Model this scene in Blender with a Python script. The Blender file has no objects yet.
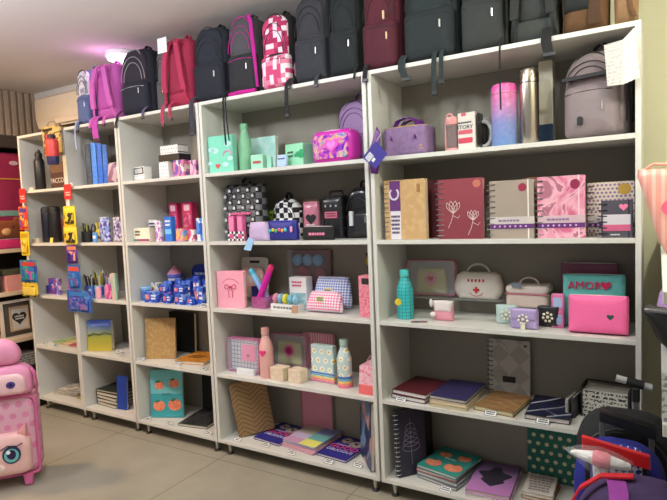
import bpy, bmesh, math, random
from mathutils import Vector, Matrix
random.seed(7)
sc = bpy.context.scene
COL = sc.collection
PI = math.pi

# ------------------------------------------------------------------ camera, world, lights, exposure
cam_d = bpy.data.cameras.new('camera')
cam = bpy.data.objects.new('camera', cam_d)
COL.objects.link(cam)
cam_d.sensor_width = 36.0
cam_d.lens = 545.1 * 36.0 / 667.0
cam_d.clip_start = 0.02
R_ = Vector((0.85879911, 0.51061599, -0.04165807))
U_ = Vector((-0.00140192, 0.08365577, 0.99649373))
F_ = Vector((-0.51231057, 0.85572952, -0.07255935))
cam.matrix_world = Matrix(((R_.x, U_.x, -F_.x, 1.08401), (R_.y, U_.y, -F_.y, -2.14258), (R_.z, U_.z, -F_.z, 1.31137), (0, 0, 0, 1)))
sc.camera = cam

world = bpy.data.worlds.new('world')
sc.world = world
world.use_nodes = True
world.node_tree.nodes['Background'].inputs[0].default_value = (0.95, 0.97, 1.0, 1)
world.node_tree.nodes['Background'].inputs[1].default_value = 0.50

def lamp(name, loc, power, color, size=0.05):
    d = bpy.data.lights.new(name, 'POINT')
    d.shadow_soft_size = size; d.energy = power; d.color = color
    o = bpy.data.objects.new(name, d); COL.objects.link(o)
    o.location = loc
    return o
CEIL = 2.345
lamp('ceiling_light_right', (1.45, -0.75, CEIL - 0.13), 32, (1.0, 1.0, 0.86))
lamp('ceiling_light_near_right', (0.35, -1.0, CEIL - 0.13), 23, (0.90, 1.0, 0.96))
lamp('ceiling_light_center', (-0.75, -1.25, CEIL - 0.13), 38, (0.89, 0.93, 1.0))
lamp('ceiling_light_left', (-1.9, -1.35, CEIL - 0.13), 32, (0.88, 0.90, 1.0))
fl_ = bpy.data.lights.new('ceiling_light_far_left', 'SPOT')
fl_.energy = 130; fl_.color = (1.0, 0.62, 0.25); fl_.spot_size = 2.45; fl_.spot_blend = 0.8; fl_.shadow_soft_size = 0.06
flo = bpy.data.objects.new('ceiling_light_far_left', fl_); COL.objects.link(flo); flo.location = (-2.6, -1.25, CEIL - 0.1); flo.rotation_euler = (0.5, 0, 0)

up = bpy.data.lights.new('added_ceiling_fill', 'SPOT')  # unseen upward fill light, added only to brighten the ceiling
up.energy = 26; up.color = (0.96, 0.93, 1.0); up.spot_size = 2.9; up.spot_blend = 0.6; up.shadow_soft_size = 0.15
upo = bpy.data.objects.new('added_ceiling_fill', up); COL.objects.link(upo)
upo.location = (-1.3, -1.75, 1.55); upo.rotation_euler = (PI, 0, 0)

vs = sc.view_settings
vs.view_transform = 'Standard'
vs.look = 'None'
vs.exposure = -0.26
vs.gamma = 1.0
vs.use_curve_mapping = False

# ------------------------------------------------------------------ materials
def lin(c):
    r = []
    for v in c[:3]:
        v = v / 255.0
        r.append(v / 12.92 if v <= 0.04045 else ((v + 0.055) / 1.055) ** 2.4)
    return (r[0], r[1], r[2], 1.0)

class NT:
    def __init__(s, name):
        s.mat = bpy.data.materials.new(name); s.mat.use_nodes = True
        s.t = s.mat.node_tree; s.b = s.t.nodes['Principled BSDF']
    def n(s, typ, **kw):
        o = s.t.nodes.new(typ)
        for k, v in kw.items(): setattr(o, k, v)
        return o
    def link(s, a, b): s.t.links.new(a, b)
    def put(s, inp, v):
        if hasattr(v, 'links'): s.link(v, inp)
        else: inp.default_value = v
    def m(s, op, a, b=0.0):
        o = s.n('ShaderNodeMath', operation=op)
        s.put(o.inputs[0], a); s.put(o.inputs[1], b)
        return o.outputs[0]
    def mix(s, f, a, b):
        o = s.n('ShaderNodeMix', data_type='RGBA')
        s.put(o.inputs[0], f); s.put(o.inputs[6], a); s.put(o.inputs[7], b)
        return o.outputs[2]
    def uv(s, plane='xz'):
        tc = s.n('ShaderNodeTexCoord'); sp = s.n('ShaderNodeSeparateXYZ')
        s.link(tc.outputs['Object'], sp.inputs[0]); s.co = tc.outputs['Object']
        d = {'x': sp.outputs[0], 'y': sp.outputs[1], 'z': sp.outputs[2]}
        return d[plane[0]], d[plane[1]]

MATS = {}
def mat(color, rough=0.6, metal=0.0, pat=None, c2=None, scale=0.02, plane='xz', alpha=1.0, bump=0.0, bscale=300.0, sheen=0.0, vary=0.04, emit=0.0, size=0.3, c3=None, coat=0.0):
    key = (tuple(color), rough, metal, pat, tuple(c2) if c2 else None, scale, plane, alpha, bump, bscale, sheen, vary, emit, size, tuple(c3) if c3 else None, coat)
    if key in MATS: return MATS[key]
    k = NT('surface_%03d' % len(MATS)); b = k.b
    A = lin(color); B = lin(c2) if c2 else A
    b.inputs['Roughness'].default_value = rough
    b.inputs['Metallic'].default_value = metal
    if coat: b.inputs['Coat Weight'].default_value = coat; b.inputs['Coat Roughness'].default_value = 0.15
    if sheen: b.inputs['Sheen Weight'].default_value = sheen
    out = None
    u, v = k.uv(plane)
    fr = lambda q: k.m('FRACT', k.m('ADD', q, 100.0))
    if pat == 'checker':
        s_ = k.m('ADD', k.m('FLOOR', k.m('DIVIDE', u, scale)), k.m('FLOOR', k.m('DIVIDE', v, scale)))
        f = k.m('GREATER_THAN', fr(k.m('MULTIPLY', s_, 0.5)), 0.25)
        out = k.mix(f, A, B)
    elif pat == 'diamond':
        p = k.m('FLOOR', k.m('DIVIDE', k.m('ADD', u, v), scale)); q = k.m('FLOOR', k.m('DIVIDE', k.m('SUBTRACT', u, v), scale))
        f = k.m('GREATER_THAN', fr(k.m('MULTIPLY', k.m('ADD', p, q), 0.5)), 0.25)
        out = k.mix(f, A, B)
    elif pat == 'gingham':
        fu = k.m('GREATER_THAN', fr(k.m('DIVIDE', u, scale)), 0.5); fv = k.m('GREATER_THAN', fr(k.m('DIVIDE', v, scale)), 0.5)
        out = k.mix(k.m('MULTIPLY', k.m('ADD', fu, fv), 0.5), A, B)
    elif pat == 'grid':
        fu = k.m('LESS_THAN', fr(k.m('DIVIDE', u, scale)), size); fv = k.m('LESS_THAN', fr(k.m('DIVIDE', v, scale)), size)
        out = k.mix(k.m('MAXIMUM', fu, fv), A, B)
    elif pat == 'stripes':
        out = k.mix(k.m('LESS_THAN', fr(k.m('DIVIDE', v, scale)), size), A, B)
    elif pat == 'vstripes':
        out = k.mix(k.m('LESS_THAN', fr(k.m('DIVIDE', u, scale)), size), A, B)
    elif pat == 'dots':
        row = k.m('FLOOR', k.m('DIVIDE', v, scale))
        uu = k.m('ADD', k.m('DIVIDE', u, scale), k.m('MULTIPLY', row, 0.5))
        du = k.m('SUBTRACT', fr(uu), 0.5); dv = k.m('SUBTRACT', fr(k.m('DIVIDE', v, scale)), 0.5)
        d = k.m('SQRT', k.m('ADD', k.m('MULTIPLY', du, du), k.m('MULTIPLY', dv, dv)))
        f = k.m('LESS_THAN', d, size)
        out = k.mix(f, A, B)
        if c3: out = k.mix(k.m('LESS_THAN', d, size * 0.45), out, lin(c3))
    elif pat == 'chevron':
        t = k.m('ABSOLUTE', k.m('SUBTRACT', fr(k.m('DIVIDE', u, scale * 5)), 0.5))
        q = k.m('ADD', k.m('DIVIDE', v, scale), k.m('MULTIPLY', t, 3.5))
        out = k.mix(k.m('LESS_THAN', fr(q), size), A, B)
    elif pat in ('blotch', 'marble', 'floral'):
        nz = k.n('ShaderNodeTexNoise'); k.link(k.co, nz.inputs['Vector'])
        nz.inputs['Scale'].default_value = 1.0 / scale; nz.inputs['Detail'].default_value = 3.0
        nz.inputs['Distortion'].default_value = {'blotch': 0.0, 'marble': 2.5, 'floral': 1.0}[pat]
        w = 0.02 if pat == 'floral' else 0.08
        rp = k.n('ShaderNodeMapRange'); k.link(nz.outputs[0], rp.inputs[0])
        rp.inputs[1].default_value = 0.45 + size - 0.3 - w; rp.inputs[2].default_value = 0.45 + size - 0.3 + w
        out = k.mix(rp.outputs[0], A, B)
        if c3:
            rp2 = k.n('ShaderNodeMapRange'); k.link(nz.outputs[0], rp2.inputs[0])
            rp2.inputs[1].default_value = 0.56; rp2.inputs[2].default_value = 0.60
            out = k.mix(rp2.outputs[0], out, lin(c3))
    elif pat in ('cells', 'plaid'):
        if pat == 'cells':
            vr = k.n('ShaderNodeTexVoronoi'); k.link(k.co, vr.inputs['Vector']); vr.inputs['Scale'].default_value = 1.0 / scale
            s2 = k.n('ShaderNodeSeparateColor'); k.link(vr.outputs['Color'], s2.inputs[0]); f = s2.outputs[0]
        else:
            cb = k.n('ShaderNodeCombineXYZ')
            k.link(k.m('FLOOR', k.m('DIVIDE', u, scale)), cb.inputs[0]); k.link(k.m('FLOOR', k.m('DIVIDE', v, scale)), cb.inputs[1])
            wn = k.n('ShaderNodeTexWhiteNoise'); k.link(cb.outputs[0], wn.inputs['Vector']); f = wn.outputs[0]
        f1 = k.m('GREATER_THAN', f, 0.4); f2 = k.m('GREATER_THAN', f, 0.72)
        out = k.mix(f1, A, B)
        out = k.mix(f2, out, lin(c3 or (245, 245, 245)))
    elif pat == 'vgrad':
        g = k.n('ShaderNodeMapRange'); k.link(v, g.inputs[0]); g.inputs[1].default_value = 0.0; g.inputs[2].default_value = scale
        out = k.mix(g.outputs[0], A, B)
        if c3:
            g2 = k.n('ShaderNodeMapRange'); k.link(v, g2.inputs[0]); g2.inputs[1].default_value = scale * 0.45; g2.inputs[2].default_value = scale
            out = k.mix(g2.outputs[0], out, lin(c3))
    elif pat == 'script':
        # rows of small dark writing-like strokes
        nz = k.n('ShaderNodeTexNoise'); k.link(k.co, nz.inputs['Vector']); nz.inputs['Scale'].default_value = 1.6 / scale
        a = k.m('GREATER_THAN', nz.outputs[0], 0.5)
        r = k.m('LESS_THAN', fr(k.m('DIVIDE', v, scale)), 0.62)
        out = k.mix(k.m('MULTIPLY', a, r), A, B)
    elif pat == 'holo':
        lw = k.n('ShaderNodeTexNoise'); k.link(k.co, lw.inputs['Vector']); lw.inputs['Scale'].default_value = 1.0 / scale
        lw.inputs['Distortion'].default_value = 1.5
        cr = k.n('ShaderNodeValToRGB'); k.link(lw.outputs[0], cr.inputs[0])
        e = cr.color_ramp.elements
        e[0].position = 0.32; e[0].color = lin((90, 60, 200)); e[1].position = 0.68; e[1].color = lin((80, 220, 200))
        for p_, c_ in ((0.42, (200, 70, 210)), (0.5, (250, 150, 200)), (0.56, (250, 220, 140)), (0.62, (150, 110, 240))):
            x = cr.color_ramp.elements.new(p_); x.color = lin(c_)
        out = cr.outputs[0]
    else:
        if vary:
            nz = k.n('ShaderNodeTexNoise'); k.link(k.co, nz.inputs['Vector']); nz.inputs['Scale'].default_value = 25.0; nz.inputs['Detail'].default_value = 4
            lo = tuple(c * (1 - vary * 2) for c in A[:3]) + (1,); hi = tuple(min(1, c * (1 + vary * 2)) for c in A[:3]) + (1,)
            out = k.mix(nz.outputs[0], lo, hi)
    if out is not None: k.link(out, b.inputs['Base Color'])
    else: b.inputs['Base Color'].default_value = A
    if bump:
        nz = k.n('ShaderNodeTexNoise'); k.link(k.co, nz.inputs['Vector']); nz.inputs['Scale'].default_value = bscale
        bp = k.n('ShaderNodeBump'); bp.inputs['Strength'].default_value = bump; bp.inputs['Distance'].default_value = 0.01
        k.link(nz.outputs[0], bp.inputs['Height']); k.link(bp.outputs[0], b.inputs['Normal'])
    if emit:
        b.inputs['Emission Color'].default_value = A; b.inputs['Emission Strength'].default_value = emit
    if alpha < 1: b.inputs['Alpha'].default_value = alpha
    MATS[key] = k.mat
    return k.mat

def fabric(c, **kw):
    kw.setdefault('rough', 0.85); kw.setdefault('bump', 0.25); kw.setdefault('bscale', 40.0)
    return mat(c, **kw)
def plastic(c, **kw):
    kw.setdefault('rough', 0.3); return mat(c, **kw)
def paper(c, **kw):
    kw.setdefault('rough', 0.7); return mat(c, **kw)
BLACK = (22, 22, 25); WHITE = (235, 233, 228); PAGE = (232, 226, 208)
STEEL = mat((190, 180, 165), rough=0.25, metal=1.0)
CHROME = mat((205, 205, 208), rough=0.2, metal=1.0)
CLEAR = mat((235, 235, 240), rough=0.08, alpha=0.18, vary=0)

# ------------------------------------------------------------------ mesh builder
class MB:
    def __init__(s): s.bm = bmesh.new()
    def ring_faces(s, rings, closed=True, cap0=True, cap1=True):
        V = [[s.bm.verts.new(p) for p in r] for r in rings]
        n = len(V[0])
        for a, b in zip(V[:-1], V[1:]):
            for i in range(n if closed else n - 1):
                j = (i + 1) % n
                try: s.bm.faces.new((a[i], a[j], b[j], b[i]))
                except ValueError: pass
        if cap0 and n > 2: s.bm.faces.new(list(reversed(V[0])))
        if cap1 and n > 2: s.bm.faces.new(V[-1])
        return s
    def box(s, x0, x1, y0, y1, z0, z1, b=0.001):
        c = ((x0 + x1) / 2, (y0 + y1) / 2, (z0 + z1) / 2); h = (abs(x1 - x0) / 2, abs(y1 - y0) / 2, abs(z1 - z0) / 2)
        b = min(b, min(h) * 0.45)
        P = {}
        for i in (-1, 1):
            for j in (-1, 1):
                for k in (-1, 1):
                    sg = (i, j, k)
                    for ax in range(3):
                        P[sg, ax] = s.bm.verts.new([c[q] + sg[q] * (h[q] if q == ax else h[q] - b) for q in range(3)])
        S = (-1, 1)
        for ax in range(3):
            o1, o2 = [q for q in range(3) if q != ax]
            for d in S:
                f = []
                for (a_, b_) in ((-1, -1), (1, -1), (1, 1), (-1, 1)):
                    sg = [0, 0, 0]; sg[ax] = d; sg[o1] = a_; sg[o2] = b_
                    f.append(P[tuple(sg), ax])
                s.bm.faces.new(f)
            for a_ in S:
                for b_ in S:
                    g0 = [0, 0, 0]; g1 = [0, 0, 0]
                    g0[ax] = -1; g1[ax] = 1
                    g0[o1] = g1[o1] = a_; g0[o2] = g1[o2] = b_
                    g0 = tuple(g0); g1 = tuple(g1)
                    s.bm.faces.new((P[g0, o1], P[g1, o1], P[g1, o2], P[g0, o2]))
        for i in S:
            for j in S:
                for k in S:
                    s.bm.faces.new([P[(i, j, k), q] for q in range(3)])
        return s
    def prism(s, outl, y0, y1, b=0.0008, plane='xz'):
        cx = sum(p[0] for p in outl) / len(outl); cz = sum(p[1] for p in outl) / len(outl)
        ext = max(max(abs(p[0] - cx), abs(p[1] - cz)) for p in outl)
        k = max(0.5, 1 - b / max(ext, 1e-6))
        sgn = 1 if y1 > y0 else -1
        R = []
        for (sc_, y) in ((k, y0), (1, y0 + sgn * b), (1, y1 - sgn * b), (k, y1)):
            pts = [(cx + (p[0] - cx) * sc_, cz + (p[1] - cz) * sc_) for p in outl]
            R.append([(p[0], y, p[1]) if plane == 'xz' else ((p[0], p[1], y) if plane == 'xy' else (y, p[0], p[1])) for p in pts])
        return s.ring_faces(R)
    def puff(s, outl, y0, y1, e=3.0, front=1.0, back=1.0, wob=0.0):
        cx = sum(p[0] for p in outl) / len(outl); cz = (max(p[1] for p in outl) + min(p[1] for p in outl)) / 2
        ym = (y0 + y1) / 2; hh = (y1 - y0) / 2
        R = []
        vs_ = [-0.995, -0.96, -0.85, -0.6, -0.3, 0, 0.3, 0.6, 0.85, 0.96, 0.995]
        ph = random.random() * 6
        for v in vs_:
            sc_ = (1 - abs(v) ** e) ** (1 / e)
            w = wob * (1 - abs(v)) if wob else 0
            R.append([(cx + (p[0] - cx) * sc_ * (1 + w * math.sin(7 * i / len(outl) * 6.28 + ph)), ym + v * hh, cz + (p[1] - cz) * sc_) for i, p in enumerate(outl)])
        return s.ring_faces(R)
    def lathe(s, prof, seg=28, cx=0, cy=0):
        R = [[(cx + r * math.cos(2 * PI * i / seg), cy + r * math.sin(2 * PI * i / seg), z) for i in range(seg)] for r, z in prof]
        return s.ring_faces(R)
    def tube(s, pts, r, seg=8):
        P = [Vector(p) for p in pts]; R = []
        up = Vector((0.13, 0.21, 0.97))
        for i, p in enumerate(P):
            d = (P[min(i + 1, len(P) - 1)] - P[max(i - 1, 0)]).normalized()
            a = d.cross(up)
            if a.length < 0.1: a = d.cross(Vector((1, 0, 0)))
            a.normalize(); b_ = d.cross(a)
            rr = r[i] if isinstance(r, (list, tuple)) else r
            R.append([tuple(p + (a * math.cos(2 * PI * q / seg) + b_ * math.sin(2 * PI * q / seg)) * rr) for q in range(seg)])
        return s.ring_faces(R)
    def ribbon(s, pts, w, t=0.003, side=(1, 0, 0)):
        P = [Vector(p) for p in pts]; R = []
        sd = Vector(side).normalized()
        for i, p in enumerate(P):
            d = (P[min(i + 1, len(P) - 1)] - P[max(i - 1, 0)]).normalized()
            n = d.cross(sd).normalized()
            ww = w[i] if isinstance(w, (list, tuple)) else w
            R.append([tuple(p + sd * ww / 2 + n * t / 2), tuple(p - sd * ww / 2 + n * t / 2), tuple(p - sd * ww / 2 - n * t / 2), tuple(p + sd * ww / 2 - n * t / 2)])
        return s.ring_faces(R)
    def ball(s, c, rx, ry=None, rz=None, seg=14, rings=8):
        ry = ry or rx; rz = rz or rx
        R = []
        for k in range(rings + 1):
            a = -PI / 2 + PI * (k + 0.001) / (rings + 0.002)
            R.append([(c[0] + rx * math.cos(a) * math.cos(2 * PI * i / seg), c[1] + ry * math.cos(a) * math.sin(2 * PI * i / seg), c[2] + rz * math.sin(a)) for i in range(seg)])
        return s.ring_faces(R)
    def disc(s, cx, cz, r, y0, y1, seg=20, rz=None):
        return s.prism([(cx + r * math.cos(2 * PI * i / seg), cz + (rz or r) * math.sin(2 * PI * i / seg)) for i in range(seg)], y0, y1, b=0.0002)
    def bars(s, x0, x1, z0, z1, rows, y, t=0.0006, seed=1):
        rnd = random.Random(seed); h = (z1 - z0) / rows
        for r in range(rows):
            z = z1 - (r + 0.75) * h; x = x0 + rnd.random() * 0.1 * (x1 - x0)
            while x < x1 - 0.1 * (x1 - x0):
                w = (0.06 + 0.12 * rnd.random()) * (x1 - x0)
                s.box(x, min(x + w, x1), y - t, y + 0.0003, z, z + h * 0.55, 0.0001); x += w + 0.03 * (x1 - x0)
        return s
    def build(s, name, material, parent=None, smooth=0.6):
        bmesh.ops.remove_doubles(s.bm, verts=s.bm.verts, dist=1e-6)
        bmesh.ops.recalc_face_normals(s.bm, faces=s.bm.faces)
        for f in s.bm.faces: f.smooth = True
        for e in s.bm.edges:
            if len(e.link_faces) == 2 and e.calc_face_angle(0) > smooth: e.smooth = False
        me = bpy.data.meshes.new(name); s.bm.to_mesh(me); s.bm.free()
        me.materials.append(material)
        o = bpy.data.objects.new(name, me); COL.objects.link(o)
        if parent: o.parent = parent
        return o

def rrect(w, h, r=0.02, n=5, cx=0, z0=0):
    r = min(r, w * 0.49, h * 0.49); P = []
    for (sx, sz, a0) in ((1, -1, -90), (1, 1, 0), (-1, 1, 90), (-1, -1, 180)):
        for i in range(n + 1):
            a = math.radians(a0 + 90 * i / n)
            P.append((cx + sx * (w / 2 - r) + r * math.cos(a), z0 + h / 2 + sz * (h / 2 - r) + r * math.sin(a)))
    return P
def trap(wb, wt, h, r=0.01, z0=0, n=4, cx=0):
    P = rrect(1, h, r, n)
    return [(cx + (x * (wb + (wt - wb) * z / h)), z0 + z) for x, z in P]
def arch(w, h, rt=0.35, rb=0.12, n=8, z0=0, cx=0):
    rt *= w; rb *= w; P = []
    for (sx, a0, r, top) in ((1, -90, rb, 0), (1, 0, rt, 1), (-1, 90, rt, 1), (-1, 180, rb, 0)):
        for i in range(n + 1):
            a = math.radians(a0 + 90 * i / n)
            P.append((cx + sx * (w / 2 - r) + r * math.cos(a), z0 + (h - r if top else r) + r * math.sin(a)))
    return P
def heart(s_, cx=0, cz=0, n=28):
    P = []
    for i in range(n):
        t = 2 * PI * i / n
        P.append((cx + s_ * 16 * math.sin(t) ** 3 / 32, cz + s_ * (13 * math.cos(t) - 5 * math.cos(2 * t) - 2 * math.cos(3 * t) - math.cos(4 * t)) / 32))
    return P
def star(s_, cx=0, cz=0):
    return [(cx + s_ * (1 if i % 2 == 0 else 0.45) * math.sin(2 * PI * i / 10), cz + s_ * (1 if i % 2 == 0 else 0.45) * math.cos(2 * PI * i / 10)) for i in range(10)]

def text_mb(body, size, x, y, z, t=0.0006):
    cu = bpy.data.curves.new('lettering', 'FONT'); cu.body = body; cu.size = size; cu.align_x = 'CENTER'; cu.extrude = t; cu.resolution_u = 2
    o = bpy.data.objects.new('lettering', cu); COL.objects.link(o)
    bpy.context.view_layer.update()
    me = bpy.data.meshes.new_from_object(o.evaluated_get(bpy.context.evaluated_depsgraph_get()))
    bpy.data.objects.remove(o); bpy.data.curves.remove(cu)
    me.transform(Matrix.Translation((x, y, z)) @ Matrix.Rotation(PI / 2, 4, 'X'))
    b = MB(); b.bm.from_mesh(me); bpy.data.meshes.remove(me)
    return b

# ------------------------------------------------------------------ things
def thing(name, label, cat, loc, rz=0.0, group=None, lean=0.0, depth=0.0, flat=False):
    o = bpy.data.objects.new(name, None); COL.objects.link(o)
    o.empty_display_size = 0.02
    o['label'] = label; o['category'] = cat
    if group: o['group'] = group
    z = loc[2] + depth * math.sin(lean)
    o.location = (loc[0], loc[1], z + (0.0007 if loc[2] > 0 else 0.0))
    o.rotation_euler = (-PI / 2 if flat else -lean, 0, math.radians(rz))
    return o
def tag(o, label, cat, group=None, loc=None, rz=0, rx=0):
    o['label'] = label; o['category'] = cat
    if group: o['group'] = group
    if loc: o.location = loc; o.rotation_euler = (rx, 0, math.radians(rz))
    return o
def dup(root, loc, label=None, rz=None, group=None, name=None):
    r = root.copy(); COL.objects.link(r); r.location = loc
    if rz is not None: r.rotation_euler = (root.rotation_euler[0], 0, math.radians(rz))
    if label: r['label'] = label
    if group: r['group'] = group
    for ch in [c for c in bpy.data.objects if c.parent == root]:
        c = ch.copy(); COL.objects.link(c); c.parent = r
        for g in [q for q in bpy.data.objects if q.parent == ch]:
            d = g.copy(); COL.objects.link(d); d.parent = c
    return r
def struct(name, mb, m):
    o = mb.build(name, m); o['kind'] = 'structure'; return o

S1, S2, S3, S4, SB, ST = 1.5316, 1.1725, 0.8140, 0.4574, 0.0904, 1.9036
XA, XAB, XBC, XCD, XDE, XR = -2.677, -2.166, -1.643, -0.988, 0.0, 1.033
DEP = 0.33

# ================================================================== THE SETTING
def floor_mat():
    k = NT('polished_concrete'); b = k.b
    u, v = k.uv('xy')
    nz = k.n('ShaderNodeTexNoise'); k.link(k.co, nz.inputs['Vector']); nz.inputs['Scale'].default_value = 2.2; nz.inputs['Detail'].default_value = 8; nz.inputs['Roughness'].default_value = 0.6
    rp = k.n('ShaderNodeMapRange'); k.link(nz.outputs[0], rp.inputs[0]); rp.inputs[1].default_value = 0.3; rp.inputs[2].default_value = 0.7
    c = k.mix(rp.outputs[0], lin((150, 144, 129)), lin((175, 168, 151)))
    n2 = k.n('ShaderNodeTexNoise'); k.link(k.co, n2.inputs['Vector']); n2.inputs['Scale'].default_value = 120
    c = k.mix(k.m('MULTIPLY', n2.outputs[0], 0.25), c, lin((120, 112, 100)))
    fx = k.m('FRACT', k.m('ADD', k.m('DIVIDE', k.m('ADD', u, 1.773), 0.818), 50.0))
    jx = k.m('LESS_THAN', fx, 0.006)
    fy = k.m('FRACT', k.m('ADD', k.m('DIVIDE', k.m('ADD', v, 0.86), 0.818), 50.0))
    jy = k.m('LESS_THAN', fy, 0.006)
    c = k.mix(k.m('MULTIPLY', k.m('MAXIMUM', jx, jy), 0.75), c, lin((84, 77, 66)))
    k.link(c, b.inputs['Base Color']); b.inputs['Roughness'].default_value = 0.42
    return k.mat
WALL = mat((226, 222, 190), rough=0.85, vary=0.01)
struct('floor', MB().box(-3.35, 2.1, -4.0, 0.62, -0.08, 0.0), floor_mat())
struct('ceiling', MB().box(-3.35, 2.1, -4.0, 0.62, CEIL, CEIL + 0.08), mat((240, 234, 232), rough=0.9, vary=0.01))
struct('wall_back', MB().box(-3.35, 2.1, 0.54, 0.62, 0, CEIL), WALL)
struct('wall_left', MB().box(-3.35, -3.27, -4.0, 0.54, 0, CEIL), mat((120, 96, 78), rough=0.85, vary=0.02))
struct('wall_right', MB().box(2.02, 2.1, -4.0, 0.54, 0, CEIL), WALL)
struct('baseboard_back', MB().box(-3.2, 2.0, 0.525, 0.54, 0, 0.08), mat((150, 142, 128), rough=0.6))
struct('trim_1', MB().box(-3.27, 2.0, 0.49, 0.54, CEIL - 0.045, CEIL).box(-3.27, 2.0, 0.515, 0.54, CEIL - 0.075, CEIL - 0.045), mat((226, 222, 218), rough=0.8))

# slatted cladding high on the left wall
sl = MB().box(-3.27, -3.262, -2.0, 0.53, 1.96, CEIL - 0.002)
for i in range(46):
    y = 0.50 - i * 0.055
    sl.box(-3.262, -3.238, y - 0.034, y, 1.96, CEIL - 0.002, 0.003)
o = sl.build('slat_panel', mat((160, 140, 122), rough=0.6, vary=0.08))
tag(o, 'brown vertical timber slats cladding the top of the left wall', 'wall panel')

# ------------------------------------------------------------------ shelving units
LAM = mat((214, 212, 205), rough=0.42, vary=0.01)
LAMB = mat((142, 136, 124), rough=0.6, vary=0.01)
def leg_part(parent, x, y):
    l = MB().lathe([(0.013, SB - 0.018), (0.012, SB - 0.03), (0.006, 0.008), (0.006, 0.004)], 12, x, y).build('leg', mat((205, 203, 198), rough=0.35, metal=0.3), parent)
    MB().lathe([(0.006, 0.012), (0.017, 0.006), (0.018, 0.0)], 14, x, y).build('foot', mat((60, 58, 55), rough=0.5), l)
def unit(x0, x1, top, label):
    t = thing('shelving_unit', label, 'shelves', (x0, 0, 0), group='white shelving units along the wall')
    w = x1 - x0; th = 0.018
    MB().box(0, th, 0, DEP, SB - th, top, 0.0008).build('side_panel', LAM, t)
    MB().box(w - th, w, 0, DEP, SB - th, top, 0.0008).build('side_panel', LAM, t)
    MB().box(th, w - th, 0, DEP - 0.006, top - th, top - 0.0005, 0.0008).build('top_panel', LAM, t)
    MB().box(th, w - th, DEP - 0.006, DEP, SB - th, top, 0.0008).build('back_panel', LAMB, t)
    for z in (S1, S2, S3, S4, SB):
        MB().box(th, w - th, 0.001, DEP - 0.006, z - th, z, 0.0008).build('shelf', LAM, t)
    for x in (0.045, w - 0.045):
        for y in (0.045, DEP - 0.045): leg_part(t, x, y)
    return t
unit(XA, XAB - 0.001, ST, 'leftmost narrow white shelving unit, lit warm, next to the dark rack')
unit(XAB + 0.001, XBC - 0.004, ST, 'second narrow white shelving unit from the left, holding the blue folders')
unit(XBC + 0.004, XCD - 0.003, ST, 'middle white shelving unit holding boxes of blue modelling clay')
unit(XCD + 0.003, XDE - 0.005, ST, 'wide white shelving unit holding gingham pouches and the pink bow notebook')
unit(XDE + 0.005, XR, ST, 'widest white shelving unit at right holding ringed notebooks and steel flask')

# ------------------------------------------------------------------ air conditioner, ceiling lamp
t = thing('air_conditioner', 'cream wall air conditioner above the leftmost shelving units', 'air conditioner', (-2.99, 0.33, 2.02))
prof = [(0.02, 0.0), (0.19, 0.0), (0.208, 0.03), (0.208, 0.23), (0.03, 0.232), (0.004, 0.215), (0.0, 0.16), (0.002, 0.07)]
ACM = mat((232, 218, 196), rough=0.45)
MB().prism(prof, 0.0, 0.86, b=0.006, plane='yz').build('body', ACM, t)
MB().box(0.28, 0.83, 0.022, 0.10, -0.006, 0.002, 0.001).build('air_outlet', mat((30, 28, 28)), t)
MB().box(0.25, 0.84, -0.003, 0.012, 0.012, 0.05, 0.003).build('flap', ACM, t)
MB().box(0.60, 0.605, -0.003, 0.0, 0.10, 0.108, 0.001).build('indicator', mat((40, 40, 40)), t)
t = thing('ceiling_lamp', 'glowing pinkish white lamp on the ceiling above the magenta backpack', 'lamp', (-1.80, 0.19, CEIL - 0.045))
MB().lathe([(0.09, 0.045), (0.09, 0.02), (0.082, 0.018)], 24).build('housing', plastic((235, 230, 235)), t)
MB().lathe([(0.08, 0.02), (0.078, 0.0), (0.055, -0.008), (0.002, -0.01)], 24).build('diffuser', mat((255, 205, 250), vary=0, emit=9.0), t)
pl = bpy.data.lights.new('ceiling_lamp_glow', 'POINT'); pl.energy = 1.1; pl.color = (1.0, 0.45, 0.9); pl.shadow_soft_size = 0.06
plo = bpy.data.objects.new('ceiling_lamp_glow', pl); COL.objects.link(plo); plo.location = (-1.84, 0.08, CEIL - 0.12)

# ================================================================== BUILDERS
def front_share(X, Y, W, D, rz):
    """tape-measured spans run across the front and the right flank: take the flank's share off the front"""
    k = max(0.0, (1.08 - X) / (Y + 2.14)) - math.tan(math.radians(max(0, rz))) * .6
    if k <= 0 or D < .012: return X, W, D
    D2 = min(D, .42 * W / k)
    return X - k * D2 * .35, W - k * D2 * .7, D2
def carton(name, label, cat, X, Y, z, W, D, H, m, rz=0, group=None, panels=(), prints=(), lid=None, bevel=0.0015, tuck=True):
    """a folded box: body, top flap, printed panels (x0,x1,z0,z1 as fractions of the front, material)"""
    X, W, D = front_share(X, Y, W, D, rz)
    t = thing(name, label, cat, (X, Y, z), rz, group)
    MB().box(-W / 2, W / 2, 0, D, 0, H, bevel).build('body', m, t)
    if tuck:
        MB().box(-W / 2 + 0.002, W / 2 - 0.002, 0.002, D - 0.002, H - 0.0002, H + 0.0012, 0.0004).build('lid' if lid else 'top_flap', lid or m, t)
    for i, (a, b_, c, d, pm) in enumerate(panels):
        MB().prism(rrect((b_ - a) * W, (d - c) * H, 0.004, 3, cx=(a + b_ - 1) * W / 2, z0=c * H), -0.0012, 0.0005, b=0.0002).build('label_panel', pm, t)
    for i, (a, b_, c, d, rows, pm) in enumerate(prints):
        MB().bars((a - .5) * W, (b_ - .5) * W, c * H, d * H, rows, -0.0014, seed=i + int(X * 100)).build('print', pm, t)
    return t

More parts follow.
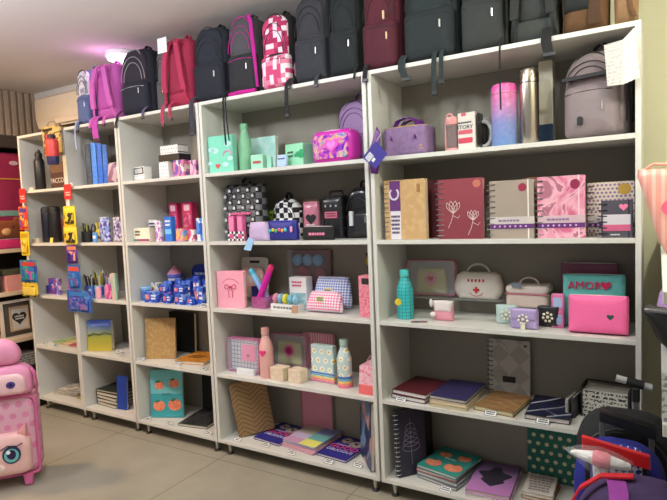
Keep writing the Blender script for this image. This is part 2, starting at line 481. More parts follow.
def notebook(label, X, Y, z, W, H, T, m, rz=0, lean=0.0, group=None, rings=False, elastic=None, flat=False, panels=(), prints=(), back=None, name='notebook', cat='notebook', ringmat=None, page=PAGE):
    """cover at local y=-T; panels: (x0,x1,z0,z1 fractions, material); flat books lie on their back"""
    if not flat and abs(rz) < 8: X, W, _d = front_share(X, Y, W, T, 0)
    loc = (X, Y, z) if flat else (X, Y + T, z)
    t = thing(name, label, cat, loc, rz, group, lean=lean, flat=flat)
    ct = min(0.0022, T * 0.22)
    c = MB().prism(rrect(W, H, 0.004, 3), -T, -T + ct, b=0.0004).prism(rrect(W, H, 0.004, 3), -ct, 0, b=0.0004)
    if not rings: c.box(-W / 2, -W / 2 + 0.002, -T, 0, 0.001, H - 0.001, 0.0005)
    c.build('cover', m, t)
    MB().box(-W / 2 + (0.006 if rings else 0.002), W / 2 - 0.004, -T + ct, -ct, 0.004, H - 0.004, 0.0004).build('pages', paper(page, pat='stripes', c2=(205, 198, 180), scale=0.0024, plane='xy', size=0.35), t)
    if rings:
        r = MB(); n = max(6, int(H / 0.021))
        for i in range(n):
            zz = 0.014 + (H - 0.028) * i / (n - 1)
            pts = [(-W / 2 + 0.004 - (0.004 + T * 0.62) * math.sin(a) * 1.0 + 0.004, -T / 2 + (T * 0.62) * math.cos(a), zz) for a in [PI * 2 * q / 12 for q in range(13)]]
            r.tube(pts, 0.0021, 5)
        r.build('ring_binding', ringmat or CHROME, t)
    if elastic:
        MB().box(W * 0.36, W * 0.36 + 0.005, -T - 0.001, 0.001, -0.0005, H + 0.001, 0.0004).build('elastic_band', mat(elastic), t)
    for p in panels:
        a, b_, c0, d, pm = p[:5]
        MB().prism(rrect((b_ - a) * W, (d - c0) * H, p[5] if len(p) > 5 else 0.002, 4, cx=(a + b_ - 1) * W / 2, z0=c0 * H), -T - 0.0012, -T + 0.0003, b=0.0002).build('label_panel', pm, t)
    for i, (a, b_, c0, d, rows, pm) in enumerate(prints):
        MB().bars((a - .5) * W, (b_ - .5) * W, c0 * H, d * H, rows, -T - 0.0014, seed=i + 3).build('print', pm, t)
    return t

def bottle(label, X, Y, z, r, h, m, capm, kind='cola', rz=0, group=None, cat='bottle', name='water_bottle', patch=None):
    t = thing(name, label, cat, (X, Y + r, z), rz, group)
    if kind == 'cola':
        p = [(r * .9, 0), (r, .012 * h / .25), (r, h * .55), (r * .96, h * .62), (r * .8, h * .71), (r * .58, h * .79), (r * .5, h * .84), (r * .5, h * .865)]
        c = [(r * .56, h * .865), (r * .58, h * .875), (r * .58, h * .985), (r * .5, h)]
    elif kind == 'straight':
        p = [(r * .93, 0), (r, .006), (r, h * .80), (r * .97, h * .83)]
        c = [(r * .985, h * .835), (r * .985, h * .93), (r * .9, h * .975), (r * .6, h)]
    else:  # shouldered sport flask
        p = [(r * .93, 0), (r, .006), (r, h * .70), (r * .9, h * .76), (r * .62, h * .81), (r * .6, h * .84)]
        c = [(r * .7, h * .84), (r * .7, h * .93), (r * .45, h * .95), (r * .4, h)]
    MB().lathe(p, 32).build('body', m, t)
    MB().lathe(c, 28).build('cap', capm, t)
    if kind == 'cola': MB().lathe([(r * .52, h * .855), (r * .55, h * .858), (r * .55, h * .868), (r * .52, h * .87)], 28).build('neck_ring', CHROME, t)
    if kind == 'sport':
        MB().tube([(r * .5 * math.cos(a), 0, h * .95 + r * .55 * math.sin(a)) for a in [PI * q / 8 for q in range(9)]], 0.004, 6).build('carry_loop', capm, t)
    if patch:
        a0, wd, z0, z1, pm = patch
        rr = r + 0.0006
        MB().ring_faces([[(rr * math.cos(a0 + wd * (k / 8 - .5)), rr * math.sin(a0 + wd * (k / 8 - .5)), zz) for k in range(9)] for zz in (z0 * h, z1 * h)], closed=False, cap0=False, cap1=False).build('print', pm, t)
    return t

def pouch(label, X, Y, z, W, H, D, m, rz=0, group=None, wt=0.86, lean=0.0, r=0.025, zipm=None, name='pouch', cat='pouch', tagm=None, wob=0.0, e=2.6):
    X, W, D = front_share(X, Y, W, D * .8, rz)
    t = thing(name, label, cat, (X, Y, z), rz, group, lean=lean, depth=D * 0.9)
    MB().puff(trap(W, W * wt, H, r, n=6), 0, D, e=e, wob=wob).build('body', m, t, smooth=1.2)
    zp = MB().ribbon([(-W * wt * .46, D * .5, H - 0.0005), (0, D * .5, H + 0.001), (W * wt * .46, D * .5, H - 0.0005)], 0.008, 0.003, side=(0, 1, 0))
    zo = zp.build('zipper', zipm or mat((225, 220, 215)), t)
    MB().box(W * wt * .40, W * wt * .40 + 0.006, D * .5 - 0.012, D * .5 - 0.006, H - 0.022, H, 0.001).build('zipper_pull', CHROME, zo)
    if tagm: MB().box(W * .46, W * .51, D * .35, D * .4, H * .35, H * .5, 0.0005).build('side_tag', tagm, t)
    return t

def prism_on(t, name, outl, y, m, th=0.0015):
    return MB().prism(outl, y - th, y + 0.001, b=0.0003).build(name, m, t)
def text_on(t, body, size, x, y, z, m, name='lettering', th=0.0006):
    return text_mb(body, size, x, y, z, th).build(name, m, t)

def backpack(label, X, Y, z, W, H, D, m, pm=None, zm=None, rz=0, lean=0.0, style='pocket', strap=None, straps=(), group=None, accent=None, cat='backpack', name='backpack', rt=0.36, pocket_h=0.5, pulls=None):
    pm = pm or m; zm = zm or mat((25, 25, 27)); strap = strap or m
    t = thing(name, label, cat, (X, Y, z), rz, group, lean=lean, depth=D * .8)
    pd = D * 0.24
    if z < 1.9 and D > .1: X, W, D = front_share(X, Y, W, D * .8, rz); t.location.x = X
    MB().puff(arch(W * .97, H, rt, .10, n=10), pd * .55, D, e=3.6, wob=0.006).build('body', m, t, smooth=1.2)
    if style == 'pocket':
        p = MB().puff(arch(W * .88, H * pocket_h, .12, .1, z0=H * .02), pd * .12, pd * 1.9, e=3.6, wob=0.008).build('front_pocket', pm, t, smooth=1.2)
        zz = H * pocket_h * .97
        pts = [(W * .38 * q, pd * .24, H * pocket_h * .86 + H * .02 * (1 - q * q)) for q in [-1 + 2 * i / 10 for i in range(11)]]
        zo = MB().tube(pts, 0.0022, 5).build('zipper', zm, p)
        MB().box(W * .22, W * .22 + 0.006, pd * .12 - 0.004, pd * .12 + .004, H * .3, H * .3 + 0.03, 0.001).build('zipper_pull', pulls or CHROME, p)
        MB().puff(arch(W * .80, H * (.96 - pocket_h), .42, .06, z0=H * pocket_h, n=9), pd * .42, pd * 1.5, e=3.4).build('upper_panel', accent or m, t, smooth=1.2)
        for q_ in (.66, .50):
            MB().tube([(W * q_ * .6 * math.cos(a_), pd * .40, H * pocket_h + (H * (.9 - pocket_h)) * (.1 + q_ * 1.2 * math.sin(a_))) for a_ in [PI * i / 14 for i in range(15)]], 0.0018, 5).build('panel_zipper', zm, t)
    else:  # the carrying side faces out: two padded straps and a back pad
        MB().puff(trap(W * .62, W * .5, H * .62, .03, z0=H * .2), pd * .25, pd * 1.4, e=3).build('back_pad', pm, t, smooth=1.2)
        for s in (-1, 1):
            a = MB().ribbon([(s * W * .12, pd * .5, H * .93), (s * W * .17, pd * .05, H * .88), (s * W * .27, -pd * .15, H * .65), (s * W * .33, -pd * .1, H * .4), (s * W * .36, pd * .1, H * .22)], W * .17, 0.012)
            so = a.build('shoulder_strap', strap, t)
            MB().ribbon([(s * W * .36, pd * .1, H * .24), (s * W * .40, pd * .25, H * .12), (s * W * .43, pd * .7, H * .04)], W * .07, 0.004).build('webbing', zm, so)
    arc = [(W * .30 * math.sin(a), pd * .62, H * .97 - W * .34 * (1 - math.cos(a)) * .9) for a in [-1.3 + 2.6 * q / 14 for q in range(15)]]
    MB().tube(arc, 0.0028, 6).build('main_zipper', zm, t)
    MB().ribbon([(-W * .10, D * .72, H - .012), (-W * .085, D * .72, H + .02), (0, D * .72, H + .032), (W * .085, D * .72, H + .02), (W * .10, D * .72, H - .012)], 0.022, 0.004, side=(0, 1, 0)).build('handle', strap, t)
    for s in (-1, 1):
        MB().ball((s * W * .455, D * .55, H * .24), W * .045, D * .26, H * .18).build('side_pocket', pm, t)
    for (dx, L, w, *o) in straps:
        yy = -0.014
        pts = [(dx, pd * .5, H * .10), (dx, -0.006, H * .03), (dx, yy, -.02), (dx + (o[0] if o else 0) * .5, yy - .003, -L * .6), (dx + (o[0] if o else 0), yy, -L)]
        so = MB().ribbon(pts, w, 0.003).build('hanging_strap', strap if not (len(o) > 1) else o[1], t)
        if w > 0.012: MB().box(dx + (o[0] if o else 0) - w * .6, dx + (o[0] if o else 0) + w * .6, yy - .005, yy + .004, -L * .98, -L * .98 + .014, .001).build('buckle', mat((30, 30, 32), rough=.4), so)
    return t

def gift_bag(label, X, Y, z, W, H, D, m, rz=0, hm=None, group=None):
    t = thing('gift_bag', label, 'bag', (X, Y, z), rz, group)
    w2, d2 = W / 2, D / 2
    MB().ring_faces([[(-w2, d2 - d2 * k, zz), (0, d2 - d2 * k, zz), (w2, d2 - d2 * k, zz), (w2 * (1 - .12 * q), d2, zz), (w2, d2 + d2 * k, zz), (0, d2 + d2 * k, zz), (-w2, d2 + d2 * k, zz), (-w2 * (1 - .12 * q), d2, zz)] for zz, k, q in ((0, 1, 0), (H * .5, .97, .4), (H, .86, .7))]).build('body', m, t, smooth=.3)
    for s in (-1, 1):
        MB().tube([(-W * .18, d2 + s * d2 * .55, H - .01), (-W * .17, d2 + s * d2 * .5, H + .02), (0, d2 + s * d2 * .45, H + .04), (W * .17, d2 + s * d2 * .5, H + .02), (W * .18, d2 + s * d2 * .55, H - .01)], 0.0018, 6).build('handle', hm or mat(WHITE), t)
    return t

TAGN = [0]
def price_tag(what, X, Y, z, rz=0, w=0.05, h=0.026):
    t = thing('price_tag', 'small white price tag with black print ' + what, 'price tag', (X, Y, z), rz, 'price tags on the shelves', lean=0.85)
    TAGN[0] += 1
    MB().box(-w / 2, w / 2, 0, 0.0012, 0, h, 0.0003).build('plate', plastic((240, 240, 238)), t)
    f = MB()
    for (a, b_, c, d) in ((-w / 2, w / 2, 0, .0018), (-w / 2, w / 2, h - .0018, h), (-w / 2, -w / 2 + .0018, 0, h), (w / 2 - .0018, w / 2, 0, h)): f.box(a, b_, -.0008, .0002, c, d, .0002)
    f.build('frame', mat((60, 60, 62)), t)
    MB().bars(-w * .38, w * .38, h * .2, h * .85, 2, -.0004, seed=TAGN[0]).build('print', mat((25, 25, 28)), t)

# ================================================================== BACKPACKS ON TOP OF THE UNITS
G = 'backpacks standing on top of the shelving units'
Z = ST
backpack('faded blue denim backpack with grey patches beside the air conditioner', -1.965, .002, Z, .13, .34, .17, fabric((92, 104, 140)), fabric((84, 98, 140)), rz=0, straps=[(-.05, .15, .012, 0, fabric((150, 165, 205))), (-.03, .05, .02)], group=G, accent=fabric((140, 135, 160), pat='blotch', c2=(215, 212, 220), scale=.04))
backpack('magenta purple backpack with its carrying side forward under the glowing lamp', -1.77, .005, Z, .215, .345, .19, fabric((190, 90, 170)), fabric((178, 78, 160)), zm=fabric((200, 100, 180)), rz=2, style='back', strap=fabric((200, 98, 178)), straps=[(-.06, .12, .05, .015, fabric((178, 70, 165))), (-.10, .05, .02), (.02, .04, .018)], group=G)
backpack('black backpack with grey piping on a plum front panel', -1.505, .005, Z, .25, .385, .2, fabric((30, 30, 42)), fabric((27, 29, 44)), zm=mat((170, 165, 170)), rz=0, straps=[(-.12, .06, .018, -.015), (.1, .04, .02, 0, fabric((85, 80, 105)))], group=G, accent=fabric((44, 36, 48)), pocket_h=.46)
backpack('plain grey backpack squeezed between black and crimson ones', -1.322, .05, Z, .088, .345, .16, fabric((98, 96, 96)), fabric((88, 86, 86)), group=G, style='pocket')
b_ = backpack('crimson red backpack with carrying straps forward and a white tag', -1.158, .002, Z, .195, .375, .18, fabric((168, 44, 76)), fabric((152, 38, 68)), zm=fabric((180, 35, 70)), strap=fabric((176, 48, 84)), style='back', straps=[(-.085, .10, .022), (-.03, .075, .018, .01)], group=G)
MB().box(-.09, -.02, -.014, -.012, .29, .37, .0004).build('swing_tag', paper((238, 236, 236)), b_)
backpack('plain navy black backpack above the mint green gifts', -.93, .005, Z, .236, .39, .2, fabric((32, 36, 48)), fabric((28, 31, 42)), group=G, straps=[(-.10, .17, .03, 0, fabric((52, 52, 66)))], pulls=mat((200, 200, 205)))
b_ = backpack('charcoal backpack with bright magenta edge trim', -.707, .005, Z, .195, .395, .2, fabric((72, 72, 76)), fabric((36, 36, 40)), zm=fabric((190, 20, 140)), group=G, straps=[(-.10, .24, .009, .004, fabric((25, 25, 28))), (-.085, .22, .006, .012, fabric((25, 25, 28)))], rt=.42)
MB().tube([(-.085, .02, .012), (0, .008, .012), (.085, .02, .012)], .011, 8).build('base_trim', fabric((196, 24, 142)), b_)
MB().ribbon([(.055, .03, .385), (.075, .02, .34), (.085, .02, .22), (.088, .03, .03)], .02, .006).build('side_trim', fabric((180, 24, 138)), b_)
b_ = backpack('black backpack with pink and white patchwork plaid flap and pocket', -.50, .005, Z, .185, .365, .19, fabric((30, 28, 32)), fabric((204, 70, 118), pat='plaid', c2=(226, 130, 160), c3=(242, 220, 228), scale=.022), group=G, accent=fabric((204, 60, 112), pat='plaid', c2=(170, 40, 90), c3=(240, 215, 224), scale=.024), straps=[(.085, .15, .02, 0), (.105, .02, .014)], pocket_h=.42)
backpack('dark charcoal slouchy backpack right of the pink plaid one', -.30, .005, Z, .19, .40, .2, fabric((52, 52, 58)), fabric((46, 47, 55)), group=G, rt=.24, straps=[(.05, .035, .02)])
backpack('greenish black smooth backpack left of the maroon one', -.122, .005, Z, .16, .40, .19, fabric((26, 33, 35)), fabric((24, 29, 32)), group=G, rt=.24, straps=[(.07, .03, .009)])
b_ = backpack('maroon wine red backpack with cream zipper pulls', .055, .005, Z, .182, .39, .19, fabric((84, 26, 42)), fabric((76, 22, 38)), group=G, rt=.26, straps=[(-.055, .05, .022, 0, fabric((24, 22, 24)))], pulls=mat((225, 205, 160)))
MB().box(.03, .037, -.002, .006, .2, .235, .001).build('zipper_pull', mat((225, 205, 160)), b_)
backpack('large dark green black backpack with dangling webbing straps', .275, .005, Z, .243, .40, .2, fabric((35, 44, 46)), fabric((31, 38, 41)), group=G, rt=.24, straps=[(-.105, .075, .032, .02), (.035, .15, .02), (.065, .11, .018, 0)], pulls=mat((210, 210, 205)))
backpack('dark grey ribbed backpack with one thin dangling strap', .495, .005, Z, .188, .39, .2, fabric((54, 58, 58)), fabric((48, 50, 50)), group=G, style='pocket', rt=.22, straps=[(.075, .24, .006, 0, fabric((25, 25, 26)))])
backpack('slate grey backpack with black carrying straps forward beside the brown bag', .685, .002, Z, .178, .38, .2, fabric((62, 66, 64)), fabric((50, 52, 52)), style='back', strap=fabric((38, 40, 40)), group=G, rt=.24, straps=[(.05, .075, .036, .01, fabric((22, 22, 24)))])
# brown leather bags at the right end
b_ = thing('shoulder_bag', 'brown leather shoulder bag with black flap at the right end', 'bag', (.857, .02, Z), 0)
MB().puff(trap(.15, .155, .33, .03), 0, .18, e=4, wob=.01).build('body', fabric((96, 66, 40)), b_, smooth=1.2)
MB().puff(trap(.09, .09, .26, .02, z0=.075, cx=-.022), -.012, .03, e=4).build('flap', fabric((24, 28, 28)), b_, smooth=1.2)
MB().ribbon([(.03, .0, .3), (.035, -.008, .15), (.03, .0, .02)], .035, .004).build('strap', fabric((70, 46, 28)), b_)
b_ = thing('paper_bag', 'crumpled tan brown bag leaning at the far right top corner', 'bag', (.985, .02, Z), 0)
MB().puff(trap(.07, .09, .36, .02), 0, .2, e=4, wob=.02).build('body', fabric((142, 108, 76)), b_, smooth=1.2)
MB().ribbon([(-.03, -.004, .34), (-.01, -.006, .2), (.02, -.004, .05), (.03, .01, .02)], .012, .003).build('strap', fabric((100, 70, 44)), b_)

# ================================================================== UNIT C (middle narrow unit)
PINKP = paper((222, 120, 160), pat='cells', c2=(120, 90, 170), c3=(245, 225, 215), scale=.022)
DOTW = paper((236, 235, 232), pat='dots', c2=(60, 60, 66), scale=.02, size=.14)
z = S1
carton('gift_box', 'small white box with a black framed slanted lid panel, alone at left', 'box', -1.54, .07, z, .15, .1, .082, DOTW, rz=-6, panels=[(.06, .94, .48, .95, mat((40, 40, 44))), (.13, .87, .54, .9, paper((225, 225, 226)))])
carton('gift_box', 'white cube box with sparse black dots under the black box', 'box', -1.325, .06, z, .105, .12, .094, DOTW)
carton('gift_box', 'pink and purple printed cube box under the black box', 'box', -1.205, .06, z, .115, .12, .094, PINKP)
carton('gift_box', 'small pink printed box beside the right panel', 'box', -1.10, .06, z, .07, .1, .085, paper((214, 130, 170), pat='cells', c2=(236, 190, 205), c3=(130, 90, 150), scale=.02))
carton('gift_box', 'long black box lying across two printed cube boxes', 'box', -1.27, .07, z + .0955, .235, .1, .038, mat((28, 27, 30), rough=.4))
carton('gift_box', 'long white dotted box topmost on the black box', 'box', -1.275, .075, z + .135, .2, .09, .05, DOTW)
carton('gift_box', 'tall narrow pink box behind the small pink printed box', 'box', -1.10, .22, z, .05, .05, .235, paper((214, 160, 190), pat='stripes', c2=(225, 190, 210), scale=.03))
z = S2
GRN = paper((70, 150, 100))
carton('stationery_box', 'cream box with a green and plum stripe along its foot', 'box', -1.53, .05, z, .18, .05, .08, paper((232, 226, 205)), panels=[(0.02, .2, .04, .2, GRN), (.2, .98, .04, .2, paper((150, 70, 110)))], prints=[(.1, .45, .4, .85, 2, mat((120, 90, 60)))])
carton('stationery_box', 'white box with dark print standing behind the cream box', 'box', -1.53, .13, z, .095, .05, .125, paper((240, 236, 238)), prints=[(.1, .9, .6, .9, 2, mat((60, 60, 80)))])
carton('stationery_box', 'narrow white box with violet print', 'box', -1.40, .05, z, .06, .05, .115, paper((225, 205, 225), pat='cells', c2=(180, 120, 190), c3=(245, 240, 245), scale=.018))
carton('stationery_box', 'bright blue upright carton with white print', 'box', -1.312, .05, z, .085, .06, .14, paper((40, 110, 205)), panels=[(.1, .9, .3, .5, paper((120, 190, 240)))], prints=[(.15, .85, .6, .9, 2, mat(WHITE))])
for i, (x, w, d) in enumerate(((-1.455, .095, 'left of the pair of tall pink doll boxes at the back'), (-1.335, .112, 'right of the pair of tall pink doll boxes at the back'))):
    carton('doll_box', d, 'box', x, .23, z, w, .07, .222, paper((196, 40, 100)), panels=[(.12, .88, .1, .72, paper((226, 130, 165), pat='blotch', c2=(180, 40, 90), scale=.03)), (.2, .8, .78, .94, paper((235, 190, 205)))])
carton('stationery_box', 'low pink and orange packet beside the blue carton', 'packet', -1.222, .05, z, .085, .05, .07, paper((230, 120, 150), pat='cells', c2=(240, 190, 90), c3=(110, 170, 220), scale=.02))
carton('stationery_box', 'small white and pink packet between coloured packets', 'packet', -1.145, .06, z, .055, .05, .062, paper((240, 225, 230), pat='cells', c2=(220, 90, 130), c3=(250, 245, 245), scale=.02))
carton('stationery_box', 'blue packet with white label at the right end of the box row', 'packet', -1.07, .05, z, .065, .055, .125, paper((38, 90, 190), pat='cells', c2=(70, 140, 225), c3=(230, 235, 245), scale=.035), panels=[(.1, .6, .08, .3, paper(WHITE))])
# blue clay
z = S3
BLU = paper((34, 70, 180), pat='cells', c2=(50, 100, 205), c3=(130, 160, 225), scale=.022)
BLU2 = paper((28, 54, 160), pat='cells', c2=(36, 76, 190), c3=(90, 130, 220), scale=.016)
t = thing('clay_jar', 'round blue tub of modelling clay at the left end', 'tub', (-1.587, .09, z))
MB().lathe([(.029, 0), (.031, .004), (.031, .066)], 24).build('body', mat((60, 130, 205), pat='cells', c2=(90, 110, 200), c3=(220, 120, 160), scale=.03, rough=.4), t)
MB().lathe([(.033, .066), (.033, .08), (.03, .083)], 24).build('lid', plastic((140, 190, 230)), t)
GC = 'blue boxes of modelling clay'
def clay(lbl, x, y, zz, w, d, h, m=BLU, rz=0, extra=()):
    carton('clay_box', lbl, 'box', x, y, zz, w, d, h, m, rz, GC, panels=[(.08, .42, .3, .75, paper((205, 160, 130), pat='cells', c2=(220, 90, 130), c3=(245, 235, 225), scale=.015))] + list(extra), prints=[(.55, .95, .25, .8, 2, mat((235, 238, 250)))])
clay('wide blue clay box in front beside the round tub', -1.465, .03, z, .14, .07, .062, rz=4)
clay('pale yellow clay box behind the front left blue one', -1.545, .13, z, .09, .06, .10, paper((226, 216, 160), pat='cells', c2=(240, 235, 205), c3=(90, 120, 190), scale=.03))
carton('clay_box', 'blue clay box with a pink lower label beneath the castle tower', 'box', -1.425, .12, z, .09, .06, .115, BLU2, 0, GC, panels=[(.05, .95, .05, .45, paper((232, 130, 185)))])
clay('small blue clay box in front centre, low', -1.345, .035, z, .08, .07, .055, BLU2, 5)
clay('blue clay box second from the right in the front row', -1.235, .03, z, .11, .07, .056, BLU, -5)
clay('blue clay box laid on top of the front row', -1.24, .035, z + .058, .10, .06, .05, BLU2, 6)
clay('blue clay box at the right end beside the panel', -1.11, .06, z, .10, .07, .10, BLU, -4)
clay('blue clay box behind the topmost one', -1.27, .12, z, .11, .06, .12, BLU2)
clay('dark blue clay box behind the right end one', -1.12, .15, z, .12, .07, .13, BLU2, 3)
t = thing('toy_castle', 'toy castle tub with violet walls and pink turret roof', 'toy', (-1.50, .245, z))
MB().lathe([(.042, 0), (.044, .01), (.044, .12), (.05, .125), (.05, .145)], 20).build('tower', plastic((100, 110, 205), pat='stripes', c2=(235, 235, 245), scale=.05, size=.4), t)
MB().lathe([(.05, .145), (.035, .165), (.012, .19), (.002, .2)], 20).build('roof', plastic((225, 150, 180)), t)
t = thing('display_stand', 'dark blue arched cardboard display stand for clay at the back', 'display', (-1.285, .245, z))
MB().prism(arch(.25, .2, .2, .05), 0.05, .056).build('back_board', paper((24, 50, 140)), t)
MB().box(-.125, .125, 0, .05, 0, .12, .001).build('tray', paper((30, 62, 165)), t)
MB().disc(.02, .185, .038, .045, .05).build('emblem', paper((50, 90, 190)), t)
MB().bars(-.1, .1, .13, .155, 1, .05).build('lettering', mat((200, 210, 240)), t)
price_tag('beneath the blue clay boxes at right', -1.06, .015, z, -4)
z = S4
KR = paper((188, 154, 100), pat='blotch', c2=(170, 134, 82), scale=.02)
notebook('golden cork covered notebook standing at an angle at left', -1.512, .09, z, .19, .245, .02, KR, rz=24, lean=.08, elastic=None)
notebook('black glossy notebook standing upright against the back', -1.50, .27, z, .24, .25, .025, mat((24, 23, 22), rough=.35), lean=.05, prints=[(.25, .75, .42, .6, 2, mat((60, 56, 50)))])
notebook('orange patterned notebook lying flat near the right panel', -1.25, .075, z, .20, .215, .018, paper((206, 142, 48), pat='blotch', c2=(180, 110, 30), scale=.012), rz=9, flat=True, prints=[(.2, .7, .3, .6, 2, mat((110, 70, 25)))])
price_tag('by the golden cork notebook', -1.597, .015, z, 10)
price_tag('in front of the orange notebook', -1.30, .025, z)
price_tag('by the right panel beside the orange notebook', -1.09, .02, z, -10)
z = SB
def peaches(t, W, H, T, flat=False):
    PE = mat((232, 150, 110), pat='blotch', c2=(225, 120, 90), scale=.02); LF = mat((60, 110, 80))
    for (fx, fz, s_) in ((-.24, .25, .038), (.25, .27, .042), (-.22, .68, .03), (.24, .72, .032)):
        x, zz = fx * W, fz * H
        f = MB().disc(x, zz, s_, -T - .0016, -T + .0003, rz=s_ * .85).build('peach_print', PE, t)
        MB().prism([(x - .03, zz + s_ * .6), (x - .005, zz + s_ * .5), (x + .012, zz + s_ * .85), (x - .008, zz + s_ * 1.0)], -T - .0024, -T - .0014, b=.0002).build('leaf_print', LF, f)
t = notebook('teal notebook with four peach prints standing at an angle', -1.50, .10, z, .205, .29, .02, paper((112, 190, 192)), rz=24, lean=.08)
prism_on(t, 'lower_panel', [(-.101, .003), (.101, .003), (.101, .145), (-.101, .145)], -.02, paper((58, 158, 166)), .0009)
peaches(t, .205, .29, .0205)
text_on(t, 'peachy', .022, 0, -.0215, .137, mat((30, 80, 90)))
notebook('black notebook with grey floral line print lying flat', -1.235, .055, z, .2, .25, .016, mat((22, 22, 24), rough=.4, pat='floral', c2=(62, 62, 64), scale=.035, size=.34), rz=9, flat=True)
notebook('plain black notebook standing against the back behind the lying one', -1.28, .292, z, .20, .29, .02, mat((17, 16, 16), rough=.5), lean=.03)
price_tag('beneath the teal peach notebook', -1.57, .01, z, 5)
price_tag('beneath the lying black floral notebook', -1.39, .015, z, 5)
price_tag('by the right panel beside the black floral notebook', -1.08, .012, z)

# ================================================================== UNIT D (wide unit, left of the widest)
MINT = (128, 214, 186)
z = S1
t = carton('gift_box', 'mint green flat gift box with clouds and a strawberry at the left end', 'box', -.868, .03, z, .18, .035, .19, paper(MINT), rz=4)
for x, zz, r in ((-.06, .12, .02), (-.035, .115, .024), (.05, .145, .022), (.03, .04, .02), (-.07, .05, .016), (.062, .07, .018)):
    MB().disc(x, zz, r, -.0016, .0004, rz=r * .6).build('cloud_print', paper((190, 232, 228)), t)
MB().prism(heart(.03, -.02, .035), -.0022, .0003, b=.0002).build('strawberry_print', paper((214, 80, 84)), t)
MB().tube([(.045 + .026 * math.cos(a), -.001, .085 + .026 * math.sin(a)) for a in [PI * q / 8 for q in range(9)]], .004, 6).build('rainbow_print', paper((226, 150, 190)), t)
bottle('matte mint green metal bottle beside the mint gift box', -.785, .08, z, .037, .25, mat((132, 190, 150), rough=.4), mat((118, 182, 140), rough=.4))
notebook('pale aqua notebook standing behind the mint green bottle', -.735, .2, z, .19, .185, .025, paper((160, 214, 206), pat='blotch', c2=(190, 226, 220), scale=.04), lean=.06)
carton('card_box', 'low mint card box with red lettering blocks', 'box', -.657, .06, z, .095, .035, .075, paper((165, 222, 196)), prints=[(.2, .85, .35, .65, 1, mat((196, 60, 66)))])
carton('card_box', 'tiny plain mint box beside the red lettered card box', 'box', -.588, .065, z, .034, .03, .06, paper((150, 214, 190)))
t = thing('highlighter', 'small pale blue gadget with a dark band leaning before the mint carton', 'stationery', (-.505, .045, z), 4, lean=.15, depth=.02)
MB().prism(rrect(.055, .06, .012), 0, .02, b=.003).build('body', plastic((170, 196, 228)), t)
MB().box(-.02, .02, -.0015, .001, .036, .043, .0004).build('band', mat((60, 80, 100)), t)
t = carton('gift_box', 'mint carton with green leafy print tilted beside the iridescent bag', 'box', -.435, .09, z, .155, .085, .112, paper((150, 216, 178)), rz=-7, prints=[(.12, .48, .4, .72, 2, mat((50, 90, 70)))])
for x, zz, r in ((.03, .06, .02), (.05, .07, .018), (.012, .055, .012), (.045, .05, .016)): MB().disc(x, zz, r, -.002, .0005, rz=r * .7).build('leaf_print', paper((52, 168, 110)), t)
# iridescent lunch bag
t = thing('lunch_bag', 'magenta iridescent lunch bag with a heart on its front', 'bag', (-.222, .05, z), -3)
MAG = mat((206, 44, 170), rough=.35)
MB().puff(rrect(.235, .152, .04, 6), 0, .1, e=5).build('body', MAG, t, smooth=1.2)
MB().prism(rrect(.19, .11, .02, 5, z0=.02), -.004, .01, b=.002).build('front_panel', mat((200, 90, 220), rough=.18, metal=.35, pat='holo', scale=.05), t)
MB().prism(heart(.078, .01, .078), -.009, 0, b=.002).build('heart_patch', mat((226, 80, 190), rough=.3), t)
MB().prism(heart(.05, .01, .078), -.011, -.004, b=.001).build('heart_center', mat((236, 130, 215), rough=.3), t)
MB().tube([(-.1, .02, .142), (0, .012, .149), (.1, .02, .142)], .003, 6).build('zipper', mat((225, 190, 225)), t)
backpack('lilac backpack standing behind the iridescent lunch bag', -.150, .17, z, .245, .305, .13, fabric((158, 128, 172)), fabric((150, 118, 164)), zm=mat((70, 56, 84)), rt=.4, rz=-4)

z = S2
t = backpack('black school backpack printed with white star checks', -.785, .085, z, .32, .298, .11, fabric((92, 92, 96), pat='checker', c2=(22, 22, 25), scale=.031), fabric((112, 112, 116), pat='checker', c2=(24, 24, 27), scale=.031), rt=.09, pocket_h=.62)
st = MB()
for i in range(-4, 4):
    for j in range(1, 9):
        if (i + j) % 2 == 1: st.prism(star(.010, i * .031 + .0155, j * .031 + .0155), -.001 if j < 6 else .006, .012, b=.0002)
st.build('star_print', paper((235, 235, 235)), t)
MB().box(-.07, .07, -.006, .002, .135, .147, .001).build('pink_label', fabric((214, 100, 140)), t)
def pinkchk(lbl, x):
    t = carton('pencil_box', lbl, 'box', x, .02, z, .055, .04, .13, paper((208, 90, 150)), panels=[(.12, .88, .42, .95, paper((228, 130, 170)))])
    MB().box(-.0255, .0255, -.0014, .002, .002, .05, .0003).build('checker_band', paper((240, 238, 240), pat='checker', c2=(26, 26, 30), scale=.0125), t)
    MB().box(-.014, .014, -.0024, 0, .014, .036, .0003).build('emblem', paper((214, 80, 140)), t)
pinkchk('left upright pink box with a checkered foot before the star backpack', -.815)
pinkchk('right upright pink box with a checkered foot before the star backpack', -.758)
pouch('lilac soft pouch beside the upright pink boxes', -.648, .025, z, .16, .093, .06, fabric((196, 172, 208)), r=.035)
t = thing('plush_ball', 'small lime green plush head peeking behind the lilac pouch', 'plush toy', (-.735, .265, z))
MB().ball((0, 0, .05), .035, .03, .05).ball((0, -.005, .122), .03, .028, .032).build('body', fabric((128, 160, 56)), t)
MB().ball((-.01, -.031, .128), .005).ball((.012, -.031, .128), .005).build('eyes', mat((20, 20, 20)), t)
t = pouch('royal blue pencil pouch with colourful letter charms', -.512, .04, z, .215, .097, .07, fabric((38, 40, 132), rough=.5), r=.02, wt=.96, zipm=mat((110, 110, 200)))
